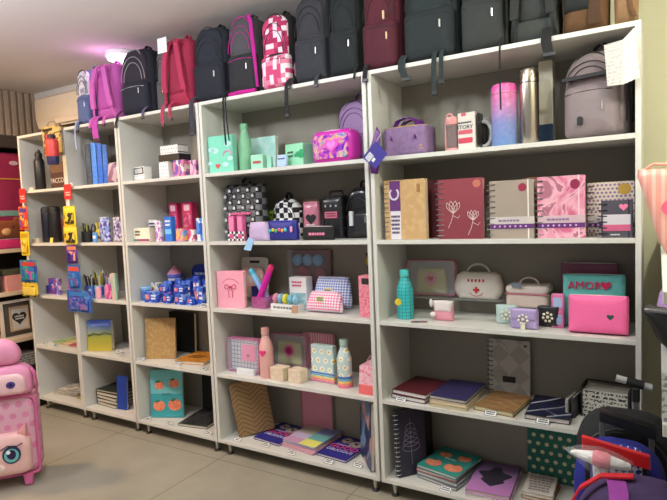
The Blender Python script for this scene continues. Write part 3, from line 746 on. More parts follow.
for i, c in enumerate(((60, 190, 200), (220, 200, 60), (90, 190, 90), (220, 90, 150), (240, 170, 60), (100, 200, 220))):
    MB().puff(rrect(.014, .018, .004, 3, cx=-.062 + i * .019, z0=.04 + .004 * (i % 2)), -.006, .004).build('letter_charm', plastic(c), t)
MB().puff(rrect(.014, .03, .005, 3, cx=.068, z0=.04), -.006, .004).build('pink_charm', plastic((220, 150, 180)), t)
t = backpack('small rounded backpack in black and white checks behind the blue pouch', -.60, .17, z, .17, .21, .09, fabric((236, 236, 236), pat='checker', c2=(26, 26, 28), scale=.027), rt=.46, zm=mat((20, 20, 22)), strap=fabric((24, 24, 26)), group=None, name='mini_backpack')
notebook('tan card folder standing at the back beside the checked mini backpack', -.50, .29, z, .11, .2, .012, paper((176, 140, 112)))
t = pouch('clear pink pouch with a black heart patch', -.435, .19, z, .12, .185, .05, mat((206, 130, 150), rough=.15, alpha=.9), wt=.95, r=.02, zipm=mat((220, 160, 175)))
prism_on(t, 'heart_patch', heart(.06, .005, .1), .001, mat((24, 22, 26)), .004)
MB().bars(-.025, .03, .05, .075, 2, 0.002, t=.003).build('print', mat((235, 225, 228)), t)
t = pouch('glossy black quilted lunch bag with a pink label', -.275, .15, z, .165, .21, .12, mat((34, 34, 37), rough=.25, pat='grid', c2=(50, 50, 54), scale=.05, size=.06), wt=.94, r=.035, e=5, zipm=mat((20, 20, 22)), name='lunch_bag', cat='bag')
MB().box(-.035, .035, -.003, .004, .10, .132, .001).build('pink_label', fabric((214, 110, 140)), t)
MB().bars(-.03, .03, .105, .128, 2, -.0032).build('print', mat((70, 25, 40)), t)
for x in (-.03, 0, .03): prism_on(t, 'star_stud', star(.007, x, .16), .002, mat((190, 190, 195)), .004)
MB().tube([(-.04, .06, .205), (-.035, .06, .232), (.035, .06, .232), (.04, .06, .205)], .006, 8).build('handle', mat((30, 30, 32)), t)
t = pouch('flat black pencil case with pink lettering in front of the lunch bag', -.305, .04, z, .195, .064, .05, fabric((26, 26, 29)), wt=.97, r=.012)
MB().bars(-.045, .05, .018, .04, 1, 0.003, t=.004).build('lettering', mat((226, 130, 160)), t)
t = backpack('black transparent vinyl backpack at the right end', -.128, .15, z, .20, .245, .13, mat((26, 26, 29), rough=.18), mat((40, 40, 44), rough=.12), rt=.4)
MB().box(-.045, -.025, -.004, .012, .06, .13, .001).build('white_label', paper((210, 210, 214)), t)
t = thing('swing_tag', 'pale blue swing tag hanging over the shelf edge below the lilac pouch', 'tag', (-.695, -.006, z - .042), 8)
MB().prism([(-.028, .0), (.014, -.006), (.036, .05), (.004, .062)], -.002, 0, b=.0003).build('card', paper((160, 200, 236)), t)
MB().ribbon([(.02, -.001, .055), (.024, -.003, .062), (.022, .03, .047)], .002, .001).build('string', mat((220, 220, 220)), t)

z = S3
t = notebook('pink notebook with a red bow drawn on the cover, facing front', -.885, .05, z, .162, .196, .025, paper((246, 166, 186)), rz=12)
BOW = mat((190, 60, 96))
b_ = MB()
for s in (-1, 1):
    b_.tube([(s * (.004 + .030 * math.sin(a)), -.026, .112 + .012 * math.sin(2 * a)) for a in [PI * q / 12 for q in range(13)]], .0022, 5)
    b_.tube([(s * .003, -.026, .108), (s * .013, -.026, .085), (s * .010, -.026, .055)], .0022, 5)
b_.ball((0, -.026, .112), .006, .002, .006)
b_.build('bow_print', BOW, t)
MB().tube([(.06 * math.sin(a), -.026, .095 + .06 * math.cos(a)) for a in [-1.0 + 2.0 * q / 16 for q in range(17)]], .0013, 4).build('arc_lettering', BOW, t)
t = thing('blister_pack', 'large grey hang card pack with pale toy inside behind the pink notebook', 'package', (-.85, .215, z), lean=.05, depth=.01)
MB().prism(rrect(.19, .255, .02), 0, .003).build('card', paper((196, 192, 184)), t)
MB().puff(rrect(.15, .17, .03, z0=.03), -.03, .002, e=5).build('bubble', mat((226, 218, 190), rough=.15, pat='blotch', c2=(224, 170, 160), scale=.05), t, smooth=1.2)
MB().box(-.035, .035, -.0012, .001, .222, .236, .0005).build('hang_slot', mat((40, 40, 42)), t)
t = carton('ink_box', 'small navy box between the pink notebook and the pens', 'box', -.805, .16, z, .045, .04, .10, paper((34, 34, 110)))
def giant_pen(lbl, x, y, zz, ang, m, capm, L=.21):
    t = thing('giant_pencil', lbl, 'pencil', (x, y, zz)); t.rotation_euler = (0, math.radians(ang), 0)
    MB().lathe([(.014, 0.012), (.017, .02), (.017, L * .82), (.015, L * .84)], 8).build('barrel', m, t)
    MB().lathe([(.016, L * .84), (.017, L * .95), (.011, L), (.002, L + .002)], 16).build('tip_cap', capm, t)
    MB().lathe([(.003, -0.004), (.008, .006), (.011, .013)], 12).build('end_cap', capm, t)
t = thing('pen_cup', 'clear pink tinted cup holding two giant pencils', 'cup', (-.715, .115, z))
cupm = mat((206, 110, 170), rough=.1, alpha=.4)
MB().box(-.045, .045, -.04, -.037, .0, .06, .0005).build('front_wall', cupm, t)
MB().box(-.045, .045, .037, .04, .0, .06, .0005).build('back_wall', cupm, t)
MB().box(-.045, -.042, -.037, .037, .0, .06, .0005).build('side_wall', cupm, t)
MB().box(.042, .045, -.037, .037, .0, .06, .0005).build('side_wall', cupm, t)
MB().box(-.042, .042, -.037, .037, .0, .003, .0005).build('base', cupm, t)
giant_pen('giant pastel blue and violet pencil leaning left in the cup', -.690, .134, z + .024, -33, mat((176, 140, 220), pat='vgrad', c2=(130, 170, 230), c3=(120, 210, 230), scale=.2, rough=.3, plane='xz'), plastic((70, 180, 214)))
giant_pen('giant magenta pencil leaning right in the cup', -.735, .096, z + .024, 27, mat((206, 30, 160), rough=.3), plastic((216, 40, 110)), .23)
t = carton('gift_box', 'white box with small pink lettering behind the pompom box', 'box', -.505, .16, z, .135, .06, .158, paper((236, 232, 232)), prints=[(.15, .8, .68, .9, 2, mat((206, 80, 120)))], panels=[(.05, .95, .05, .5, paper((190, 214, 220), pat='blotch', c2=(130, 180, 190), scale=.03))])
t = thing('pompom_box', 'low white tray filled with coloured pompoms', 'tray', (-.535, .05, z), -3)
MB().box(-.085, .085, 0, .06, 0, .035, .001).build('tray', paper((228, 228, 226)), t)
MB().bars(-.07, .06, .008, .028, 1, 0).build('print', mat((120, 120, 120)), t)
for i, c in enumerate(((228, 150, 170), (140, 190, 225), (226, 214, 70), (130, 196, 214), (150, 200, 225))):
    tt = thing('pompom', ['pink pompom at the left end of the white tray', 'light blue pompom second in the white tray', 'yellow pompom in the middle of the white tray', 'teal blue pompom right of the yellow one', 'pale blue pompom at the right end of the tray'][i], 'pompom', (-.535 - .065 + i * .0325, .08 - .003 * i, z + .035), group='pompoms in the white tray')
    MB().ball((0, 0, .025), .0162, .026, .026).build('fluff', fabric(c, bump=1.0, bscale=160), tt)
t = thing('hang_tag', 'small brown card tag leaning before the white lettered box', 'tag', (-.455, .03, z), 6, lean=.25)
MB().prism(rrect(.034, .038, .006), -.003, 0).build('card', paper((176, 136, 110)), t)
t = thing('gift_bag_set', 'dark red clear fronted gift pack with three blue balls', 'package', (-.525, .270, z), lean=.03, depth=.02)
MB().box(-.125, .125, .03, .04, 0, .29, .001).build('back_card', paper((110, 26, 44)), t)
for x in (-.075, -.01, .055): MB().ball((x, .012, .235), .032, .022, .032).build('ball', plastic((110, 186, 238)), t)
MB().ball((-.04, .014, .17), .045, .02, .035).ball((.06, .014, .15), .04, .02, .05).build('red_toy', plastic((170, 40, 60)), t)
MB().box(-.125, .125, -.014, -.0125, .0, .29, .0004).box(-.125, -.1235, -.0125, .03, 0, .29, .0004).box(.1235, .125, -.0125, .03, 0, .29, .0004).build('clear_cover', CLEAR, t)
def gingham(lbl, x, y, W, H, D, c, lean):
    t = pouch(lbl, x, y, z, W, H, D, fabric((240, 240, 245), pat='gingham', c2=c, scale=.0135), wt=.8, r=.06, zipm=mat((200, 200, 205)), lean=lean, e=2.2)
    MB().prism(rrect(.05, .03, .006, cx=-.01, z0=H * .42), -.0025, .012, b=.0006).build('label_patch', paper((222, 205, 170)), t)
    MB().bars(-.028, .01, H * .42 + .005, H * .42 + .026, 2, -.003).build('print', mat((90, 80, 70)), t)
gingham('blue and white gingham pouch behind the pink one', -.325, .165, .27, .155, .09, (84, 120, 206), .18)
gingham('pink and white gingham pouch in front of the blue one', -.30, .05, .245, .098, .085, (232, 90, 150), .25)
t = carton('gift_box', 'coral pink glitter box with a black corner label at the right end', 'box', -.065, .055, z, .085, .15, .19, mat((228, 104, 130), pat='floral', c2=(240, 150, 165), scale=.012, rough=.5), rz=-6, panels=[(.3, .95, .8, .95, mat((36, 34, 36)))])
t = thing('toy_microphone', 'thin black stand with a yellow top behind the coral glitter box', 'toy', (-.165, .28, z))
MB().lathe([(.03, 0), (.03, .006), (.006, .01), (.006, .2), (.012, .21)], 16).build('stand', mat((28, 28, 30)), t)
MB().ball((0, 0, .235), .016, .016, .026).build('yellow_head', plastic((190, 170, 40)), t)
MB().ball((0, 0, .27), .012, .012, .01).build('black_tip', mat((20, 20, 22)), t)

z = S4
def clear_case(lbl, x, y, W, H, D, edge, zz=0.0, lean=0.03):
    t = thing('clear_case', lbl, 'case', (x, y, z + zz + .0038), lean=lean, depth=D)
    MB().prism(rrect(W, H, .012), 0.0008, .0022, b=.0003).prism(rrect(W, H, .012), D - .0022, D - .0008, b=.0003).build('vinyl', CLEAR, t)
    e_ = MB(); P = rrect(W, H, .014, 5)
    for y_ in (0.002, D - .002): e_.tube([(p[0], y_, p[1]) for p in P + P[:1]], .0035, 6)
    for k in range(0, len(P), 2): e_.tube([(P[k][0], .002, P[k][1]), (P[k][0], D - .002, P[k][1])], .0012, 4)
    e_.build('piping', edge, t)
    return t
t = clear_case('clear pink edged case holding a planner with a pink heart square', -.84, .07, .215, .178, .04, mat((206, 110, 160), rough=.3))
MB().box(-.085, .095, .008, .03, .006, .165, .001).build('planner', paper((206, 206, 214), pat='grid', c2=(120, 120, 150), scale=.022, size=.25), t)
MB().box(-.01, .085, .0035, .008, .06, .15, .001).build('pink_square', paper((236, 110, 170)), t)
MB().prism(heart(.02, .035, .09), .002, .004, b=.0003).build('heart_print', mat((150, 20, 60)), t)
carton('card_box', 'long thin white card box in front of the clear planner case', 'box', -.80, .045, z, .13, .02, .028, paper((226, 230, 234)))
t = bottle('pale pink metal bottle with a heart print', -.672, .028, z, .037, .262, mat((232, 176, 170), rough=.35), mat((226, 166, 160), rough=.35))
MB().prism(heart(.036, .004, .135), -.041, -.025, b=.0005).build('heart_print', plastic((226, 60, 130)), t)
t = clear_case('pink edged clear case holding a pale green purse with a round badge', -.665, .245, .225, .178, .035, mat((206, 130, 160), rough=.3))
MB().puff(trap(.16, .15, .125, .02, z0=.01), .006, .03, e=4).build('purse', fabric((214, 214, 140)), t, smooth=1.2)
MB().disc(0.005, .09, .034, .002, .01).build('round_badge', plastic((226, 90, 150)), t)
MB().disc(0.005, .09, .02, .0005, .004).build('badge_face', plastic((170, 30, 90)), t)
carton('soap_box', 'left of the two small cream boxes beside the pink bottle', 'box', -.568, .03, z, .118, .07, .066, paper((226, 214, 180), pat='blotch', c2=(222, 196, 176), scale=.03), rz=-3, group='small cream boxes')
carton('soap_box', 'right of the two small cream boxes, touching the daisy box', 'box', -.462, .032, z, .108, .07, .066, paper((230, 218, 186), pat='blotch', c2=(226, 200, 180), scale=.03), rz=-3, group='small cream boxes')
notebook('pink notebook with fine vertical stripes standing at the back', -.49, .295, z, .2, .195, .02, paper((210, 130, 150), pat='vstripes', c2=(232, 190, 200), scale=.016, size=.35))
DAISY = dict(pat='dots', c2=(245, 245, 240), c3=(228, 196, 60), size=.3)
def rainbow(t, r=None, W=None, y=0, h=.05):
    for i, c in enumerate(((70, 110, 190), (110, 180, 200), (240, 200, 110), (236, 140, 120), (226, 110, 150))):
        a, b_ = h - i * h / 5 - h / 5.2, h - i * h / 5
        if r: MB().lathe([(r + .0004, a), (r + .0004, b_)], 32).build('rainbow_stripe', plastic(c), t)
        else: MB().box(-W / 2 + .0005, W / 2 - .0005, y - .001, y + .001, a + .002, b_, .0002).build('rainbow_stripe', paper(c), t)
t = carton('daisy_box', 'aqua box with daisy print and rainbow stripes at its foot', 'box', -.345, .10, z, .15, .035, .187, paper((196, 218, 218), scale=.045, **DAISY), rz=-4)
rainbow(t, W=.145)
t = bottle('pale aqua bottle with daisy print and rainbow stripes at its foot', -.222, .062, z, .036, .232, plastic((200, 218, 216), scale=.04, **DAISY), plastic((176, 208, 200)))
rainbow(t, r=.036, h=.055)
carton('paint_set', 'small brown and red boxes stack half hidden behind the daisy bottle', 'box', -.15, .19, z, .085, .09, .045, paper((150, 110, 84), pat='stripes', c2=(190, 70, 70), scale=.02))
t = gift_bag('pink patterned paper gift bag with a coral foot at the right end', -.072, .03, z, .075, .13, .195, paper((232, 130, 160), pat='floral', c2=(240, 190, 200), scale=.02), rz=0, hm=mat((240, 170, 190)))
MB().box(-.0385, .0385, -.0015, .1315, 0, .045, .001).build('coral_foot', paper((236, 110, 110)), t)

z = SB
t = notebook('brown notebook with black chevron lines leaning on the left panel', -.832, .125, z, .20, .30, .022, paper((150, 116, 76), pat='chevron', c2=(40, 30, 24), scale=.026, size=.13), rz=44, lean=.02)
t.rotation_euler.y = math.radians(-8); t.location.z += .0142
def navybook(lbl, x, y, rz, W=.185, L=.235):
    t = notebook(lbl, x, y, z, W, L, .014, paper((40, 34, 128)), rz=rz, flat=True)
    for fx, fz, r in ((-.17, .80, .03), (.2, .72, .036)):
        p = MB().disc(fx * W, fz * L, r, -.0156, -.0137, rz=r).build('donut_print', paper((206, 196, 176), pat='blotch', c2=(150, 130, 110), scale=.01), t)
        MB().disc(fx * W, fz * L, r * .3, -.0166, -.0150).build('donut_hole', paper((40, 34, 128)), p)
    text_on(t, 'GOOD', .055, .0, -.0148, .40 * L, mat((236, 70, 120)))
    text_on(t, 'DELICIOUS', .031, .0, -.0148, .27 * L, mat((225, 225, 240)))
    MB().bars(-.06, .02, .56 * L, .60 * L, 1, -.0142).build('print', mat((220, 220, 235)), t)
navybook('navy notebook with donut print lying left of the pastel stack', -.712, .075, -6)
for i, (d, W) in enumerate((('bottom', .215), ('second', .22), ('third', .21))):
    notebook(d + ' notebook of the pastel rainbow stack, pinkish edge', -.505 + .004 * i, .065 + .004 * i, z + .0096 * i, W, .245, .0095, paper((214, 160, 180)), rz=-7 + 2 * i, flat=True)
t = notebook('pastel colour block notebook topmost on the pastel stack', -.50, .07, z + .0288, .21, .245, .0095, paper((150, 160, 190)), rz=-5, flat=True)
for a, b_, c0, d, c in ((0, .5, .0, .25, (196, 150, 180)), (0, .5, .25, .5, (206, 190, 226)), (0, .5, .5, 1, (176, 166, 150)), (.5, 1, 0, .3, (226, 220, 110)), (.5, 1, .3, .6, (110, 180, 180)), (.5, 1, .6, 1, (120, 130, 176))):
    MB().box((a - .5) * .208, (b_ - .5) * .208, -.0104, -.009, c0 * .243 + .001, d * .243, .0002).build('colour_block', paper(c), t)
navybook('navy notebook with donut print lying right of the pastel stack', -.30, .06, -5, .18, .24)
notebook('dusty pink tall notebook standing against the back', -.525, .295, z, .21, .275, .02, paper((196, 128, 146)), panels=[(.0, .06, 0, 1, paper((160, 100, 118)))])
notebook('dark photo cover book leaning against the right panel', -.112, .09, z, .2, .325, .02, mat((36, 54, 92), pat='cells', c2=(110, 140, 180), c3=(196, 150, 140), scale=.07, rough=.35), rz=-48, lean=.03)
for w, x, y in (('before the chevron notebook', -.872, .02), ('below the left navy notebook', -.69, .03), ('below the pastel stack', -.51, .012), ('below the right navy notebook', -.29, .012), ('beside the dark photo book', -.145, .04)):
    price_tag(w, x, y, z, -4)

# ================================================================== UNIT E (widest unit at right)
z = S1
PUR = fabric((122, 96, 134), pat='blotch', c2=(134, 106, 146), scale=.02)
DPUR = mat((94, 34, 116), rough=.35)
t = thing('lunch_bag', 'purple fabric lunch bag with shiny violet straps', 'bag', (.142, .06, z), 0)
MB().puff(rrect(.205, .128, .014, 4), 0, .13, e=8).build('body', PUR, t, smooth=1.0)
MB().tube([(-.1, .015, .124), (0, .01, .128), (.1, .015, .124)], .0025, 6).build('zipper', mat((190, 160, 80)), t)
for y in (.03, .1):
    MB().ribbon([(-.055, y - .032 if y < .05 else y, .07), (-.055, y, .126), (-.04, y, .155), (0, y, .168), (.04, y, .155), (.055, y, .126), (.055, y - .032 if y < .05 else y, .07)], .022, .004, side=(0, 1, 0) if False else (.6, .8, 0)).build('handle', DPUR, t)
MB().puff([(-.12, -.07), (-.09, -.075), (-.075, -.02), (-.07, .1), (-.085, .125), (-.11, .06), (-.13, .02)], -.10, -.075, e=2.5, wob=.05).build('side_strap', DPUR, t, smooth=1.2)
MB().bars(.03, .085, .022, .045, 2, .001).build('gold_print', mat((190, 150, 80)), t)
t = thing('swing_tag', 'square indigo swing tag with a barcode hanging from the purple lunch bag', 'tag', (.058, -.066, z - .055), 0)
MB().prism([(.006, .0), (.062, .058), (.012, .115), (-.056, .052)], -.0015, 0, b=.0003).build('card', paper((52, 44, 132)), t)
MB().prism([(-.042, .05), (-.024, .030), (.0, .054), (-.018, .074)], -.0022, -.001, b=.0001).build('barcode_label', paper((225, 225, 228), pat='diamond', c2=(150, 150, 155), scale=.006), t)
MB().prism([(-.012, .036), (-.004, .028), (.008, .04), (.0, .048)], -.0022, -.001, b=.0001).build('small_label', paper(WHITE), t)
MB().ribbon([(.012, -.001, .11), (.02, .01, .13), (.02, .035, .15)], .002, .001).build('string', mat((220, 220, 220)), t)
t = thing('water_bottle', 'small clear bottle with pink lid and side frame', 'bottle', (.345, .10, z))
PK = plastic((226, 158, 158))
MB().lathe([(.027, .012), (.027, .118), (.024, .12)], 24).build('tumbler', mat((150, 128, 130), rough=.08, alpha=.55), t)
MB().lathe([(.029, 0), (.031, .004), (.031, .014), (.028, .016)], 24).build('foot_ring', PK, t)
MB().lathe([(.028, .112), (.03, .116), (.03, .138), (.022, .145)], 24).build('lid', PK, t)
for s in (-1, 1): MB().box(s * .029 - .003, s * .029 + .003, -.006, .006, .008, .13, .002).build('side_frame', PK, t)
MB().tube([(-.012 + .012 * math.cos(a), 0, .148 + .012 * math.sin(a)) for a in [2 * PI * q / 12 for q in range(13)]], .0035, 6).build('carry_loop', PK, t)
t = carton('mug_box', 'white mug carton with black and pink lettering blocks', 'box', .418, .075, z, .088, .07, .152, paper((214, 208, 200)), rz=-4, panels=[(.03, .85, .44, .55, paper((206, 90, 106))), (.03, .85, .2, .34, paper((196, 60, 84))), (.2, .5, .92, 1, paper((206, 90, 106)))])
text_on(t, 'STORY', .022, -.006, -.0012, .088, mat((30, 28, 30)))
MB().bars(-.036, .025, .108, .118, 1, -.0012).build('print', mat((40, 36, 38)), t)
MB().box(.0442, .047, .005, .066, .02, .148, .001).build('side_window', mat((36, 34, 36), rough=.2), t)
t = thing('glass_mug', 'frosted white mug with a big handle behind the lettered carton', 'mug', (.445, .205, z))
MB().lathe([(.036, 0), (.04, .004), (.04, .14), (.037, .141), (.037, .01), (.002, .008)], 28).build('body', mat((205, 205, 200), rough=.2, alpha=.8), t)
t = thing('mug', 'pale grey mug whose curved handle shows right of the carton', 'mug', (.454, .130, z))
MB().lathe([(.018, 0), (.02, .003), (.02, .12), (.018, .122)], 20, -.0, .03).build('body', mat((60, 58, 58), rough=.25), t)
MB().tube([(.012 + .032 * math.cos(a), .0, .066 + .05 * math.sin(a)) for a in [-1.7 + 3.4 * q / 16 for q in range(17)]], .0075, 8).build('handle', mat((206, 202, 198), rough=.3), t)
t = bottle('large bottle shading from pink to blue in crinkled plastic wrap', .556, .055, z, .05, .25, mat((70, 130, 200), pat='vgrad', c2=(150, 120, 190), c3=(222, 80, 160), scale=.21, rough=.22, bump=.9, bscale=35), mat((222, 90, 165), rough=.25, bump=.8, bscale=40), kind='straight')
MB().lathe([(.0525, .0), (.053, .03), (.0515, .1), (.053, .17), (.051, .215)], 24).build('plastic_wrap', mat((240, 240, 245), rough=.1, alpha=.13, bump=1.0, bscale=60, vary=0), t)
t = thing('thermos_flask', 'tall brushed steel flask with a rounded steel cap', 'flask', (.652, .105, z))
MB().lathe([(.034, 0), (.036, .004), (.036, .236)], 36).build('body', STEEL, t)
MB().lathe([(.0368, .239), (.0368, .272), (.033, .287), (.024, .293), (.002, .294)], 36).build('cap', mat((200, 192, 178), rough=.2, metal=1.0), t)
MB().lathe([(.0355, .235), (.0355, .24)], 36).build('seam_ring', mat((50, 46, 42)), t)
carton('flask_box', 'narrow white carton with blue foot standing behind the steel flask', 'box', .70, .20, z, .06, .06, .335, paper((206, 200, 182)), panels=[(.0, 1, 0, .26, paper((34, 62, 96)))])
t = backpack('mauve grey laptop backpack with a white paper slipped on its strap', .868, .03, z, .225, .315, .21, fabric((126, 112, 114), rough=.6), fabric((132, 118, 120), rough=.6), zm=mat((28, 26, 27)), rt=.42, rz=-16, pocket_h=.60, strap=fabric((84, 76, 78)), accent=fabric((122, 108, 110)))
MB().box(-.09, .09, .001, .016, .212, .226, .001).build('top_zipper_band', mat((26, 24, 26)), t)
MB().prism(arch(.018, .03, .5, .1, z0=.05, cx=-.025), -.003, .004, b=.0006).build('logo_patch', mat((20, 20, 22)), t)
for i, y in enumerate((.075, .13)):
    MB().tube([(.112, y, .05), (.116, y, .2), (.09, y, .30), (.03, y, .338)], .004, 6).build('side_zipper', mat((26, 25, 27)), t)
t = thing('paper_sheet', 'folded white printed paper hanging on the mauve grey backpack', 'paper', (.985, -.025, z + .155), -14)
MB().ring_faces([[(-.055, .0, .01), (-.052, -.001, .01), (0, -.014, .004), (.045, .006, .022)], [(-.065, .0, .15), (-.062, -.001, .15), (0, -.016, .15), (.03, .0, .185)]], closed=False, cap0=False, cap1=False).build('sheet', paper((228, 222, 212), pat='script', c2=(204, 197, 192), scale=.012), t)

z = S2
KRAFT = paper((202, 166, 118), pat='blotch', c2=(192, 154, 104), scale=.03)
VIO = paper((96, 44, 112))
t = notebook('kraft ring notebook with a violet band label down its cover', .148, .04, z, .20, .257, .03, KRAFT, rings=True, panels=[(.14, .40, .48, .985, VIO), (.15, .40, 0.0, .48, paper((222, 216, 222))), (.80, .88, .78, .92, paper((150, 110, 60)))], prints=[(.16, .38, .08, .42, 5, mat((70, 50, 90)))])
MB().tube([(-.047 + .020 * math.sin(a), -.0318, .197 + .024 * math.cos(a)) for a in [.7 + 4.9 * q / 18 for q in range(19)]], .0045, 6).build('emblem', paper((214, 204, 220)), t)
notebook('dark red notebook tucked behind between kraft and floral notebooks', .255, .13, z, .16, .25, .02, paper((92, 24, 36)))
BURG = paper((124, 44, 58), pat='vgrad', c2=(140, 58, 70), scale=.2)
t = notebook('burgundy ring notebook with white line drawn flowers', .392, .04, z, .195, .245, .032, BURG, rings=True, panels=[(.78, .95, .84, .97, mat((190, 110, 90), rough=.5), .02)])
for fx, fz, k in ((-.03, .105, 1.0), (.052, .075, .8)):
    fl = MB()
    for a0 in (-.55, -.2, .2, .55):
        fl.tube([(fx + k * .05 * q / 8 * math.sin(a0) + k * .012 * math.sin(PI * q / 8) * (1 if a0 > 0 else -1), -.033, fz + k * .052 * q / 8 * math.cos(a0)) for q in range(9)], .0011, 4)
        fl.tube([(fx + k * .05 * q / 8 * math.sin(a0) - k * .010 * math.sin(PI * q / 8) * (1 if a0 > 0 else -1), -.033, fz + k * .052 * q / 8 * math.cos(a0)) for q in range(9)], .0011, 4)
    fl.tube([(fx, -.033, fz), (fx - .008, -.033, fz - .03), (fx - .022, -.033, fz - .06)], .0012, 4)
    fl.tube([(fx, -.033, fz - .01), (fx + .02, -.033, fz - .02), (fx + .028, -.033, fz - .008)], .001, 4)
    fl.build('flower_line_print', mat((232, 214, 210)), t)
def band(t, W, T, z0, z1, grey):
    MB().box(-W / 2 + .002, W / 2 - .001, -T - .0014, -T + .0003, z1, z1 + .028, .0003).build('pale_band', paper(grey), t)
    b = MB().box(-W / 2 + .002, W / 2 - .001, -T - .0014, -T + .0003, z0, z1, .0003).build('violet_band', VIO, t)
    m_ = MB()
    for i in range(7): m_.disc(-W * .38 + i * W * .115, (z0 + z1) / 2, .004, -T - .002, -T - .001, 10)
    m_.build('icon_print', mat((210, 170, 220)), b)
    MB().bars(-W * .3, W * .2, z1 + .006, z1 + .02, 1, -T - .0015).build('print', mat((130, 110, 150)), t)
t = notebook('plain taupe ring notebook with white elastic and violet band', .594, .04, z, .172, .226, .03, paper((158, 144, 132)), rings=True, elastic=(232, 226, 220), panels=[(.66, .84, .80, .94, mat((150, 34, 66), rough=.5), .02)])
band(t, .172, .03, .038, .056, (200, 192, 188))
notebook('brown notebook edge peeking behind the taupe notebook', .655, .12, z, .06, .235, .03, paper((140, 84, 66)))
t = notebook('pink marbled ring notebook with pale elastic and violet band', .772, .04, z, .168, .23, .03, paper((206, 100, 138), pat='marble', c2=(228, 170, 186), c3=(170, 104, 124), scale=.12), rings=True, elastic=(240, 200, 215), panels=[(.70, .90, .78, .94, mat((140, 30, 70), rough=.5), .02)])
band(t, .168, .03, .038, .056, (206, 176, 184))
t = notebook('cream ring notebook with violet polka dots partly hidden at the right end', .932, .11, z, .155, .2, .03, paper((222, 208, 190), pat='dots', c2=(150, 110, 160), scale=.014, size=.32), rings=True, panels=[(.66, .94, .76, .96, mat((206, 164, 70), rough=.4), .02)])
band(t, .155, .03, .035, .05, (214, 206, 206))
t = notebook('small slate grey ring notebook in front of the dotted one', .958, .025, z, .10, .132, .025, mat((76, 74, 84), rough=.4), rings=True, elastic=(40, 38, 44), rz=-3, panels=[(.06, .94, .35, .62, paper((206, 200, 208))), (.06, .94, .18, .35, paper((200, 90, 130)))], prints=[(.3, .6, .05, .11, 1, mat((220, 220, 220)))], ringmat=mat((40, 38, 42), rough=.3))
prism_on(t, 'heart_print', heart(.028, .022, .108), -.025, paper((226, 120, 160)), .002)

z = S3
t = bottle('turquoise metal bottle with a dark grid and yellow patch', .107, .06, z, .037, .22, plastic((62, 190, 192), pat='grid', c2=(24, 110, 120), scale=.0155, size=.12), plastic((90, 208, 204)))
MB().disc(-.018, .078, .016, -.0375, -.028).build('yellow_patch', plastic((222, 196, 50)), t)
def riser(lbl, x, y, W, D, H):
    t = thing('acrylic_riser', lbl, 'riser', (x, y, z))
    am = mat((225, 228, 226), rough=.06, alpha=.22, vary=0)
    MB().box(-W / 2, W / 2, 0, D, H - .003, H, .0006).build('top', am, t)
    MB().box(-W / 2, -W / 2 + .003, 0, D, 0, H - .003, .0006).build('side', am, t)
    MB().box(W / 2 - .003, W / 2, 0, D, 0, H - .003, .0006).build('side', am, t)
riser('clear acrylic riser under the pink edged clear case', .165, .2, .225, .11, .078)
riser('clear acrylic riser under the white nurse bag', .395, .2, .225, .11, .078)
riser('clear acrylic riser under the cream vanity case', .615, .17, .19, .14, .058)
t = clear_case('clear pink edged case holding a yellow purse with a badge', .165, .262, .235, .16, .038, mat((186, 120, 130), rough=.35), zz=.078)
MB().puff(trap(.155, .135, .118, .03, z0=.006), .006, .032, e=4).build('yellow_purse', fabric((206, 196, 128)), t, smooth=1.2)
MB().disc(.0, .075, .03, .003, .01).build('round_badge', plastic((226, 140, 150)), t)
MB().prism(heart(.03, 0, .076), .0015, .005, b=.0005).build('badge_face', plastic((180, 30, 44)), t)
t = thing('cosmetic_bag', 'white nurse bag with a red cross and a red dashed trim', 'bag', (.395, .215, z + .078))
CRM = mat((232, 224, 214), rough=.4)
MB().puff([(-.085, 0), (.085, 0), (.105, .03), (.107, .06), (.095, .105), (.075, .118), (-.075, .118), (-.095, .105), (-.107, .06), (-.105, .03)], 0, .085, e=4).build('body', CRM, t, smooth=1.2)
MB().tube([(.05 * math.cos(a), .04, .112 + .042 * math.sin(a)) for a in [PI * q / 12 for q in range(13)]], .0045, 8).build('handle', mat((196, 190, 180), rough=.4), t)
RED = plastic((190, 40, 40))
d_ = MB()
for i in range(11): d_.box(-.088 + i * .0165, -.080 + i * .0165, -.001 + (abs(i - 5) / 5) ** 3 * .012, .006 + (abs(i - 5) / 5) ** 3 * .012, .078, .091, .0006)
d_.build('red_trim', RED, t)
MB().prism([(-.005, -.014), (.005, -.014), (.005, -.005), (.014, -.005), (.014, .005), (.005, .005), (.005, .014), (-.005, .014), (-.005, .005), (-.014, .005), (-.014, -.005), (-.005, -.005)], -.002, .004, b=.0003).build('red_cross', RED, t).location = (0, 0, .043)
MB().tube([(.035 * math.sin(a), 0.0, .05 - .034 * math.cos(a)) for a in [-1 + 2 * q / 10 for q in range(11)]], .0013, 4).build('arc_lettering', RED, t)
t = pouch('small pink purse with a white flap and bow charm', .287, .09, z, .095, .085, .045, mat((224, 150, 166), rough=.45), wt=.96, r=.012, e=5)
MB().puff(trap(.07, .098, .045, .008, z0=.042), -.006, .02, e=4).build('flap', mat((228, 216, 214), rough=.45), t, smooth=1.2)
MB().ball((-.04, -.008, .028), .014, .008, .012).ball((-.048, -.008, .078), .008, .006, .018).build('charm', mat((230, 218, 216)), t)
t = thing('hang_tag', 'flat dark and pink card tag lying before the small pink purse', 'tag', (.20, .025, z), 20)
MB().box(-.035, .035, 0, .028, 0, .0015, .0003).build('card', paper((64, 60, 66), pat='cells', c2=(196, 120, 130), c3=(80, 90, 80), scale=.02, plane='xy'), t)
t = thing('vanity_case', 'cream boxy vanity case with a handle and pink trim', 'case', (.612, .185, z + .058), -4)
